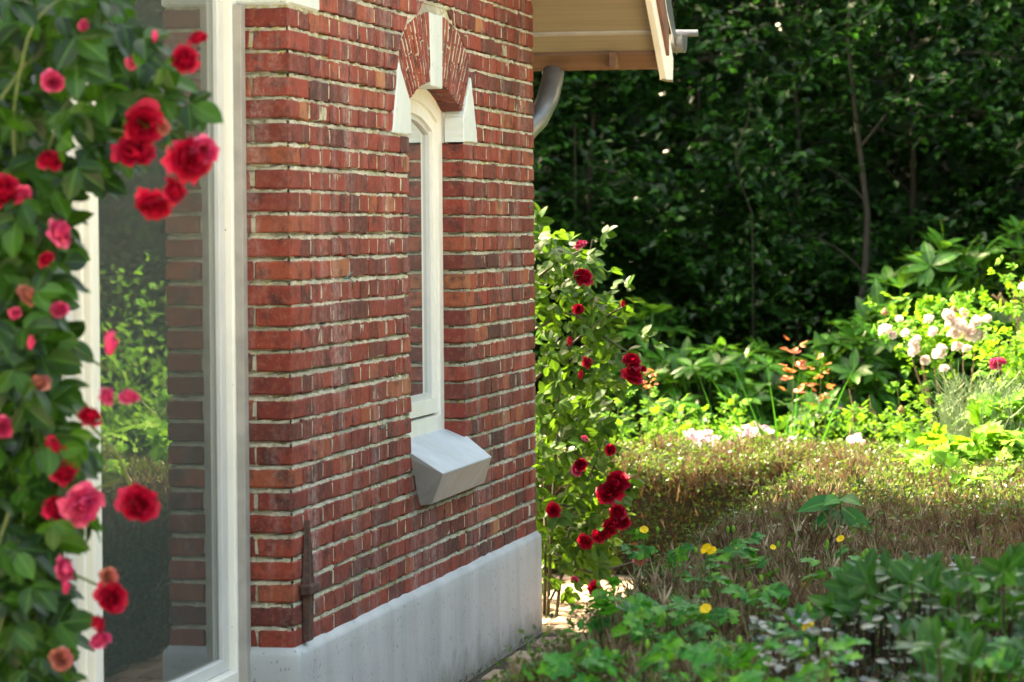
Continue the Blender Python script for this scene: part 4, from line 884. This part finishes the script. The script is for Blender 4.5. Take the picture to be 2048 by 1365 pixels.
for i, (a_, b_, s_, k_) in enumerate([(1165, 558, 46, 'r'), (1157, 620, 26, 'r'), (1163, 493, 30, 'p'), (1172, 727, 28, 'r'), (1262, 727, 46, 'r'), (1262, 757, 50, 'r'), (1238, 972, 62, 'r'), (1215, 990, 50, 'r'), (1236, 1027, 40, 'r'), (1226, 1056, 46, 'r'), (1172, 1082, 36, 'r'), (1198, 1074, 34, 'r'), (1107, 1022, 36, 'r'), (1222, 900, 28, 'r'), (1160, 930, 30, 'r'), (1150, 945, 28, 'p'), (1190, 1180, 36, 'r'), (1278, 1122, 36, 'p'), (1265, 1098, 28, 'f'), (1245, 1045, 34, 'r'), (1168, 880, 20, 'p'), (1285, 740, 18, 'r'), (1150, 1160, 18, 'p')]):
    me = {'r': ROSE, 'p': ROSEP, 'f': ROSEF}[k_]; flower(rr_, at(a_, b_, D=11.95), np.array([.3, -1, .45])+rv(1, .5)[0], s_/2*11.95/FPX*.98, me[i % len(me)], 'rose_flower')
for (a_, b_, s_) in ((1138, 692, 14), (1245, 617, 12), (1160, 760, 14)): flower(rr_, at(a_, b_, D=11.95), (.2, -.2, 1), s_*1.2*12/FPX, BUD, 'rose_bud')
# ================================================================== FLOWER BED
LS = leafT(.6, 4, .95, .2, .2, tip=.8)
def shoot(label, px, py, D, hpx, mat='lime_leaf', n=16, size=.036, spread=40, pairs=3, name='rose_shoot', cat='plant', grp='fresh green shoots in the flower bed', nobj=24, tipmat=None, zbase=0., stems=2, lean=0):
    top = at(px, py, D=D); bot = np.array([top[0]-.03, top[1], zbase]); o = thing(name, label, cat, bot, grp); b = MB(); Ms = []; Tm = []
    for s_ in range(stems):
        tp = top+np.array([R.normal(0, spread*.35), 0, -abs(R.normal(0, 12))*(s_ > 0)])*D/FPX; tp[1] += R.normal(0, .04); tp[0] += lean
        c = curve(bot, tp, (R.normal(0, .02), 0, 0), 8); b.tube(c, np.linspace(.004, .0016, 8), 5)
        m_ = n//stems; t = np.linspace(max(.05, 1-hpx/max((1450-py), 60)), 1., m_); t = 1-(1-t)*1.
        q = np.stack([np.interp(t, np.linspace(0, 1, 8), c[:, i]) for i in range(3)], 1); a = np.arange(m_)*2.4+R.random()*6; d = np.stack([np.cos(a), np.sin(a)*.8, .25+.4*t], 1)
        Mx = compound(q, unit(d+rv(m_, .15)), unit(np.array([0, -.15, 1.])+rv(m_, .25)), size*R.uniform(.8, 1.15, m_)*(1.1-.3*t), pairs); tt_ = np.tile(t, 1+2*pairs); Ms.append(Mx); Tm.append(tt_)
    b.build('stem', M['stem'], o); Ms = np.concatenate(Ms); Tm = np.concatenate(Tm)
    if tipmat: leaves(o, LS, M[tipmat], Ms[Tm > .70], 60, tvar=3); leaves(o, LS, M[mat], Ms[Tm <= .70], nobj, tvar=3)
    else: leaves(o, LS, M[mat], Ms, nobj, tvar=3)
    return o
LB = 'in the sunny flower bed'
for lab, px, py, D, hp, n, sp_ in (
    ('bright green leafy shoot right beside the lower red rose pair', 1240, 775, 14.6, 120, 24, 60),
    ('pale green shoot between the climbing rose and the mauve flowers', 1300, 800, 15.0, 100, 22, 50),
    ('upright fresh shoot left of the mauve pinks', 1345, 800, 14.8, 100, 20, 40),
    ('leafy shoot with rounded tips just behind the dry hedge top', 1385, 830, 15.0, 70, 18, 40),
    ('tall fresh shoot in front of the low rhododendron', 1465, 800, 15.4, 90, 20, 40),
    ('short fresh shoot behind the mauve pinks', 1440, 850, 15.2, 60, 18, 60),
    ('fresh shoot left of the bent bare twigs', 1705, 815, 15.4, 60, 18, 36),
    ('small green shoot right of the bent bare twigs', 1765, 840, 15.2, 50, 18, 50),
    ('green shoot below the pale pink rose shrub', 1830, 775, 14.6, 110, 26, 80),
    ('broad light green shoot left of the wispy weeds', 1870, 800, 14.2, 120, 26, 90)):
    shoot(lab, px, py, D, hp*2.2, n=int(n*1.3), spread=sp_)
shoot('young rose shoot with red and orange leaf tips', 1600, 690, 15.2, 330, 'roseleaf2', 18, .052, 30, 1, 'young_rose', 'rose', None, 40, 'redleaf', stems=1)
shoot('second red-tipped young rose shoot, shorter, beside the first', 1640, 725, 15.1, 300, 'roseleaf2', 16, .046, 24, 1, 'young_rose', 'rose', None, 40, 'redleaf', stems=1)
shoot('small shoot with reddish leaves right behind the double red rose', 1300, 745, 14.2, 70, 'lime_leaf', 10, .030, 20, 1, 'young_rose', 'rose', None, 30, 'redleaf', stems=1)
shoot('leafy green base of the red-tipped young roses', 1615, 800, 15.0, 320, 'roseleaf2', 40, .030, 90, 1, 'young_rose', 'rose', None, 60, stems=4)
# mats of low foliage in the bed
def lowmat(name, label, x0, x1, y0, y1, z0, z1, n, mat, size, T=None, cat='ground cover'):
    P = np.stack([R.uniform(x0, x1, n), R.uniform(y0, y1, n), R.uniform(z0, z1, n)], 1); P[:, 2] *= .75+.35*np.sin(P[:, 0]*7+P[:, 1]*4); b = MB(); b.scatter(T or QL, frames(P, rv(n)+[0, 0, .35], rv(n, .45)+[0, -.1, .9], R.uniform(.6, 1.2, n)*size)); o = b.build(name, M[mat], kind='stuff'); o['label'] = label; o['category'] = cat; return o
lowmat('ground_cover', 'light green low foliage filling the sunny flower bed', -1.3, 3.2, 6.05, 9.3, .0, .46, 22000, 'lime_leaf', .036)
lowmat('undergrowth', 'dark leafy undergrowth below the rhododendrons', -3.5, 4.5, 9.3, 13.5, 0, .35, 16000, 'rhodo', .09)
for lab, x0, x1, y0, y1, h_ in (('sunlit leafy border right of the wispy weeds, mirrored in the glazing', 2.95, 4.6, 4.6, 7.9, .95), ('taller sunlit shrubs of the border further right', 2.75, 6.3, 8.0, 10.8, 1.25)):
    lowmat('border_foliage', lab, x0, x1, y0, y1, .0, h_, 9000, 'lime_leaf', .06, cat='border')
def pinks(label, px, py, D, w, h, n):
    c = at(px, py, D=D); o = thing('garden_pinks', label, 'flowers', (c[0], c[1], .0), 'clumps of mauve pink flowers'); Mx = []; b = MB()
    for i in range(n):
        P0 = c+np.array([R.normal(0, w*.42), R.normal(0, .06), R.normal(0, h*.4)]); flower(o, P0, np.array([0, -.5, .8])+rv(1, .3)[0], R.uniform(.018, .026), SMALL, 'flower', False)
        b.tube(curve((c[0]+(P0[0]-c[0])*.5, P0[1], 0), P0-[0, 0, .004], (0, 0, 0), 4), .0012, 4)
    b.build('stem', M['stem'], o)
for lab, px, py, D, w, h, n in (('cluster of mauve pinks, the largest, over the hedge top', 1395, 880, 14.9, .13, .05, 42), ('cluster of pale pinks left of the largest cluster', 1345, 893, 14.9, .05, .03, 14), ('cluster of pinks under the fresh shoot, right of the largest', 1500, 868, 15.0, .075, .045, 26), ('small pale pinks beside the blade-like leaves', 1570, 886, 14.8, .035, .02, 10), ('pale pinks far right, left of the light green leaves', 1712, 880, 14.8, .04, .03, 12), ('pinks low in the middle between two clusters', 1450, 892, 14.9, .07, .02, 14)):
    pinks(lab, px, py, D, w, h, n)
# blade leaves
def blades(label, px, py, D, n, hgt, w=.012, mat='cel'):
    c = at(px, py, D=D); o = thing('iris_tuft', label, 'plant', (c[0], c[1], 0), 'tufts of long blade leaves')
    for i in range(n):
        t = np.linspace(0, 1, 8)[:, None]; a = R.normal(0, .22); p0 = np.array([c[0]+R.normal(0, .035), c[1]+R.normal(0, .04), 0.]); p1 = p0+[a*hgt, R.normal(0, .05), hgt*R.uniform(.7, 1.05)]; q = p0*(1-t)+p1*t+np.array([a*.25, 0, -.08*abs(a)])*t**3
        wd = (w*(1-t[:, 0]**2.5)+.001)[:, None]; sd = np.array([math.cos(i), math.sin(i), 0]); V = np.concatenate([q-sd*wd/2, q, q+sd*wd/2]); V[8:16, 1] += .002; b = MB()
        b.add(V, [[k, k+1, k+9, k+8] for k in range(7)]+[[k+8, k+9, k+17, k+16] for k in range(7)], R.random(), np.concatenate([np.ones(8), np.zeros(8), np.ones(8)])); b.build('leaf', M[mat], o, smooth=True)
blades('tuft of long arching blades in front of the red-tipped roses', 1575, 900, 14.9, 14, .85); blades('few upright blades left of the red-tipped roses', 1490, 900, 15.0, 5, .80); blades('low broad blades on the hedge edge', 1640, 900, 14.7, 8, .5, .02)
# bent bare twigs
for lab, pts in (('bent bare twig sticking up left in front of the dark shrubs', [(1700, 870), (1708, 830), (1703, 800), (1698, 778)]), ('forked bare twig in the dark gap right of the bent one', [(1752, 870), (1752, 830), (1742, 815), (1738, 792)])):
    q = np.array([at(a_, b_, D=15.4) for a_, b_ in pts]); o = thing('bare_twig', lab, 'twig', (q[0][0], q[0][1], 0)); b = MB(); b.tube(np.concatenate([[[q[0][0], q[0][1], 0]], q]), np.array([.005, .0045, .004, .003, .002]), 5)
    b.tube(np.array([q[1], q[1]+[-.05, 0, .03], q[1]+[-.09, 0, .035]]), .0022, 4); b.build('stem', M['thorn'], o)
# ---- pale pink rose shrub
def roseshrub(label, centre, D, pts, fl, spread, n, me, mat='lime_leaf', size=.030, name='shrub_rose', cane='thorn', nobj=150, grp=None, t0=.72):
    c = at(*centre, D=D); root = np.array([c[0]+.05, c[1], 0.]); o = thing(name, label, 'rose bush', root, grp); b = MB(); Mx = []
    for (a_, b_) in pts:
        e = at(a_, b_, D=D+R.normal(0, .12)); cc = curve(root+rv(1, .03)[0]*[1, 1, 0], e, (0, 0, .05), 12); b.tube(cc, np.linspace(.007, .0022, 12), 6)
        m_ = n//len(pts); t = R.uniform(t0, 1.03, m_); q = np.stack([np.interp(t, np.linspace(0, 1, 12), cc[:, i]) for i in range(3)], 1)+rv(m_, spread)
        Mx.append(compound(q, unit(rv(m_, .7)+[0, 0, .1]), unit(np.array([0, -.2, 1.])+rv(m_, .35)), R.uniform(.8, 1.2, m_)*size, 2))
    b.build('stem', M[cane], o, smooth=True); leaves(o, LS, M[mat], np.concatenate(Mx), nobj)
    for i, (a_, b_, s_) in enumerate(fl): flower(o, at(a_, b_, D=D-.3), np.array([R.normal(0, .4), -.6, .75+R.normal(0, .3)]), s_/2*D/FPX*.92, me[i % len(me)], 'rose_flower')
    return o
o = roseshrub('shrub rose with pale pink double blooms against the dark wood', (1890, 760), 14.7, [(1790, 620), (1830, 640), (1850, 625), (1900, 610), (1930, 620), (1950, 650), (1965, 615), (1880, 690), (1840, 690)],
    [(1772, 663, 34), (1785, 672, 22), (1830, 705, 32), (1828, 690, 24), (1835, 680, 20), (1877, 712, 34), (1883, 700, 26), (1895, 635, 34), (1915, 655, 44), (1908, 672, 34), (1945, 668, 46), (1962, 672, 30), (1915, 695, 26), (1955, 645, 30), (1925, 628, 26), (1900, 650, 24), (1812, 668, 22), (1798, 640, 20), (1858, 640, 24), (1868, 665, 26), (1850, 722, 24), (1935, 700, 24), (1975, 640, 22), (1888, 740, 24)], .045, 230, PALE, size=.036, t0=.86)
for (a_, b_) in ((1770, 623), (1908, 618), (1803, 818)): b = MB(); P0 = at(a_, b_, D=14.6); b.tube([P0-[0, 0, .02], P0-[0, 0, .01], P0, P0+[0, 0, .015]], [.008, .018, .016, .004], 8); b.build('dead_bud', M['bud'], o, smooth=True)
roseshrub('rose shrub cut by the right edge, one deep pink bloom', (2040, 780), 14.0, [(1995, 690), (2020, 680), (2040, 700), (2060, 690), (2040, 730)], [(1990, 730, 30), (2003, 725, 22)], .06, 200, ROSEP, nobj=120, size=.036)
roseshrub('leafy rose sprig high at the right edge of the picture', (2100, 700), 14.2, [(2020, 545), (2040, 560), (2060, 570), (2070, 540)], [(2047, 577, 24)], .05, 80, PALE, nobj=80, size=.036)
o = thing('thorny_cane', 'brown thorny rose canes forking up at the right edge', 'rose cane', (at(2035, 800, D=14.3)[0], at(2035, 800, D=14.3)[1], 0)); b = MB(); th_ = MB()
for c in ([(2040, 760), (2035, 660), (2012, 610), (1985, 590)], [(2045, 700), (2040, 640), (2030, 585)], [(2012, 610), (1998, 588)]):
    q = np.array([at(a_, b_, D=14.3) for a_, b_ in c]); b.tube(q, np.linspace(.007, .004, len(c)), 6)
    for i in range(90): t = R.uniform(0, len(c)-1.01); p = q[int(t)]*(1-t % 1)+q[int(t)+1]*(t % 1); d = unit(rv(1))[0]; th_.tube([p, p+d*.014], [.0011, .0003], 3, caps=False)
g_ = at(2042, 800, D=14.3); b.tube(np.array([[g_[0], g_[1], 0], g_, at(2040, 760, D=14.3)]), .008, 6); b.build('stem', M['thorn'], o); th_.build('thorns', M['thorn'], o, kind='stuff')
# ---- wispy seed stalks at right
def wispy(label, px0, px1, py, D, n, hgt):
    c = at((px0+px1)/2, py, D=D); o = thing('wispy_weed', label, 'weed', (c[0], c[1], 0), 'wispy grey-green seed stalks'); b = MB()
    for i in range(n):
        e = at(R.uniform(px0, px1), py+R.uniform(0, 110), D=D+R.normal(0, .2)); p0 = np.array([e[0]+R.normal(0, .05), e[1], .1]); cc = curve(p0, e, rv(1, .03)[0], 7); b.tube(cc, .0019, 3, caps=False)
        for t in R.uniform(.45, 1, 11): p = cc[0]*(1-t)+cc[-1]*t; d = unit(np.array([R.normal(0, .7), R.normal(0, .7), .8])); b.tube([p, p+d*.035, p+d*R.uniform(.05, .10)+[0, 0, .012]], [.0016, .0016, .0012], 3, caps=False)
    b.build('stalks', M['paleleaf'], o, kind='stuff'); return o
wispy('wispy grey-green seed stalks right below the pale pink roses', 1880, 1975, 760, 13.7, 110, .5); wispy('wispy grey-green seed stalks at the right picture edge', 1965, 2070, 750, 13.5, 130, .5); wispy('thin wispy stalks left of the others over the light green leaves', 1860, 1940, 830, 13.3, 26, .4)
# ---- celandines and other leafy weeds
LC = leafT(.85, 9, .8, .10, .22, lobes=2.5, la=.42, tip=.6)
def celandine(label, px, py, D, wpx, n, fl, mat='cel', size=.044, name='celandine', zb=.25, hpx=120, pairs=2, nobj=60, T=LC, grp='celandine plants growing through the hedge', cat='celandine', buds=2):
    c = at(px, py+hpx, D=D); o = thing(name, label, cat, (c[0], c[1], 0), grp); b = MB(); Mx = []
    for i in range(n):
        e = at(px+R.normal(0, wpx*.45), py+abs(R.normal(0, hpx*.42)), D=D+R.normal(0, .13)); r0 = np.array([c[0]+R.normal(0, .03), c[1]+R.normal(0, .03), zb]); b.tube(curve(r0, e, (0, 0, .04), 7), np.linspace(.003, .0014, 7), 5)
        d = unit((e-r0)*[1, 1, .15]+rv(1, .5)[0]*[1, 1, .2]); Mx.append(compound(e-d*.02, d, unit(np.array([0, -.5, 1])+rv(1, .28)[0]), size*R.uniform(.75, 1.15), pairs))
    leaves(o, T, M[mat], np.concatenate(Mx), nobj, tvar=4, smooth=True)
    for (a_, b_, s_) in fl:
        P0 = at(a_, b_, D=D-.1); b.tube(curve((c[0], c[1], zb), P0-[0, 0, .005], (0, 0, .03), 6), .0012, 4); flower(o, P0, np.array([R.normal(0, .3), -.6, .6]), s_/2*D/FPX*.95, YEL, 'flower', False)
    for i in range(buds): P0 = at(px+R.normal(0, wpx*.4), py-R.uniform(0, 25), D=D); inst('bud', BUDY, np.array([[.009, 0, 0, P0[0]], [0, .009, 0, P0[1]], [0, 0, .012, P0[2]]]), o); b.tube(curve((c[0], c[1], zb), P0, (0, 0, .02), 6), .001, 4)
    b.build('stem', M['stem'], o); return o
bb_ = MB(); bb_.tube([(0, 0, -.7), (0, 0, -.4), (0, 0, .2), (0, 0, .8), (0, 0, 1.)], [.1, .5, .62, .4, .05], 7, .5); _o = bb_.build('bud', M['lime_leaf'], smooth=True); BUDY = _o.data; bpy.data.objects.remove(_o)
for lab, px, py, D, w_, n, fl in (
    ('celandine with one orange-yellow flower next to the red roses', 1290, 1080, 8.9, 45, 9, [(1288, 1060, 20)]),
    ('celandine topped by a double yellow flower, above the middle of the hedge', 1400, 1120, 8.3, 60, 15, [(1412, 1098, 26), (1424, 1102, 22)]),
    ('celandine with small orange bloom right of the double yellow flower', 1465, 1080, 8.9, 35, 8, [(1470, 1102, 16)]),
    ('bluish celandine leaves against the lit paving', 1225, 1185, 7.8, 50, 13, []),
    ('dense bluish celandine below the double yellow flower', 1370, 1195, 7.6, 75, 18, [(1411, 1218, 26)]),
    ('light green celandine with pale buds in front of the dense one', 1310, 1240, 7.3, 55, 13, []),
    ('celandine with a yellow flower left of the glossy shrub', 1590, 1230, 7.0, 50, 12, [(1616, 1252, 30)]),
    ('yellowish celandine in the bottom left of the hedge, two buds', 1160, 1310, 6.9, 55, 14, []),
    ('celandine at the bottom edge, dark flat leaves', 1330, 1300, 6.7, 85, 18, []),
    ('broad celandine on the bottom edge left of the leaves with painted glints', 1480, 1290, 6.5, 80, 20, []),
    ('celandine spreading over the leaves with painted glints', 1640, 1290, 6.3, 70, 12, []),
    ('celandine in the bottom right corner', 1930, 1300, 6.2, 80, 12, []),
    ('small celandine with a yellow flower beside the big-leaved nettle', 1680, 1110, 8.6, 40, 6, [(1681, 1078, 18)]),
    ('thin celandine with tiny orange bloom in the hedge middle', 1550, 1110, 8.8, 40, 6, [(1546, 1095, 14), (1608, 1172, 16)]),
    ('celandine with round leaves behind the glossy shrub', 1760, 1120, 8.2, 50, 8, []),
    ('celandine above the dry twigs, no flower, between the two bigger ones', 1520, 1180, 7.6, 45, 9, [])):
    celandine(lab, px, py, D, w_, int(n*.9), fl)
LN = leafT(.38, 8, .85, .2, .35, tip=.9)
o = thing('nettle', 'single nettle with large pointed leaves standing above the brown hedge', 'nettle', (at(1680, 1070, D=10.3)[0], at(1680, 1070, D=10.3)[1], 0)); b = MB(); T0 = at(1680, 985, D=10.3); B0 = at(1684, 1080, D=10.3); b.tube(np.array([[B0[0], B0[1], .3], B0, T0]), [.005, .004, .003], 6); b.build('stem', M['stem'], o)
Mx = []
for (ax_, ay, bx, by_) in ((1675, 1005, 1605, 1000), (1680, 998, 1715, 985), (1683, 1015, 1748, 1055), (1680, 1030, 1640, 1060), (1680, 1025, 1630, 1040), (1682, 1040, 1735, 1035), (1680, 1000, 1660, 985)):
    A_, B_ = at(ax_, ay, D=10.3), at(bx, by_, D=10.15); Mx.append(frames(A_, B_-A_, np.array([.2, -.9, .7]), np.linalg.norm(B_-A_)*.85)[0])
leaves(o, LN, M['cel'], Mx, 20, smooth=True)
# light green leafy weeds at the right, in the sun
for lab, px, py, D, w_, n in (('light green lobed leaves on the hedge, left part of the patch', 1870, 900, 12.9, 45, 22), ('light green lobed leaves with a small yellow flower', 1930, 890, 12.9, 50, 26), ('light green lobed leaves at the right picture edge', 2010, 870, 12.9, 60, 30), ('lowest light green leaves, hanging over the brown hedge', 1960, 950, 12.4, 80, 26), ('pale green leaf tuft below the wispy stalks', 1990, 800, 13.4, 60, 20)):
    celandine(lab, px, py, D, w_, int(n*1.5), [(1892, 947, 18)] if 'yellow' in lab else [], 'lime_leaf', .078, 'leafy_weed', .3, 60, 1, 60, LC, 'light green weeds in the sun', 'weed', 0)
# glossy shrub in the bottom right
GW = []
for i, (n_, up_) in enumerate(((5, .75), (6, .9), (5, .55))):
    o_ = whorlT(n_, 40+i, .52, up_).build('leaf_whorl', M['glossleaf'], smooth=False); GW.append(o_.data); bpy.data.objects.remove(o_)
def gloss(label, px0, px1, py0, py1, D, n):
    c = at((px0+px1)/2, py1, D=D); o = thing('glossy_shrub', label, 'shrub', (c[0], c[1], 0), 'dark glossy shrubs at the bottom right'); b = MB()
    for i in range(n):
        P0 = at(R.uniform(px0, px1), R.uniform(py0, py1), D=D+R.normal(0, .25)); nr = unit(np.array([0, -.35, 1])+rv(1, .35)[0]); t = unit(np.cross(nr, rv(1)[0])); s_ = R.uniform(.045, .07)
        inst('leaf_whorl', GW[i % 3], np.stack([t*s_, np.cross(nr, t)*s_, nr*s_, P0], -1), o); b.tube(curve((c[0]+(P0[0]-c[0])*.4, c[1], 0), P0, (0, 0, -.04), 6), np.linspace(.006, .003, 6), 5)
    b.build('stem', M['bark'], o)
gloss('dark glossy shrub nearest the middle of the picture bottom', 1660, 1790, 1140, 1260, 7.1, 34); gloss('dark glossy shrub behind the celandine corner', 1780, 1920, 1150, 1300, 6.9, 40); gloss('dark glossy shrub cut by the right picture edge', 1910, 2070, 1140, 1330, 6.8, 46); gloss('low glossy shrub in the bottom right corner', 1800, 2060, 1290, 1380, 6.3, 34)
def sky_glint(label, px0, px1, py0, py1, D, n):  # low leaves whose pale colour stands in for sky glints on glossy foliage
    c = at((px0+px1)/2, py1, D=D); o = thing('sky_glint_plant', label, 'plant', (c[0], c[1], 0), 'low plants with painted sky glints at the bottom'); P = np.array([at(R.uniform(px0, px1), R.uniform(py0, py1), D=D+R.normal(0, .2)) for _ in range(n)])
    leaves(o, leafT(.7, 4, 1., .1, .15), M['sky_glint'], frames(P, rv(n)*[1, 1, .3], rv(n, .35)+[0, -.3, 1], R.uniform(.018, .034, n)), 100, tvar=6, smooth=True); b = MB()
    for p in P[::14]: b.tube(curve((c[0]+(p[0]-c[0])*.6, p[1], .0), p, (0, 0, 0), 4), .002, 4)
    b.build('stem', M['bark'], o)
sky_glint('small leaves with painted sky glints left of the glossy shrub bottom', 1500, 1680, 1230, 1380, 6.75, 190); sky_glint('leaves with painted sky glints under the glossy shrub', 1680, 1880, 1200, 1380, 6.7, 190); sky_glint('leaves with painted pale sky glints lying on the brown hedge', 1830, 1960, 1110, 1170, 7.8, 26)
# low mixed green leaves between the plants at the bottom right
lowmat('low_leaves', 'mixed low green leaves at the bottom right of the hedge', 1.0, 2.3, -2.6, -1.0, .25, .58, 2200, 'cel', .030, leafT(.6, 3))
# tufts of fallen leaves and dry grass at the wall foot
g_ = MB(); 
for i in range(60):
    y = R.uniform(1.8, 3.3); p = np.array([.026+abs(R.normal(0, .01)), y, 0]); g_.tube(curve(p, p+[R.normal(.01, .012), R.normal(0, .02), R.uniform(.01, .03)], rv(1, .003)[0], 4), [.001, .001, .0008, .0003], 3, caps=False)
o = g_.build('dry_grass', M['drytwig'], kind='stuff'); o['label'] = 'dry grass and moss in the joint at the wall foot'; o['category'] = 'grass'
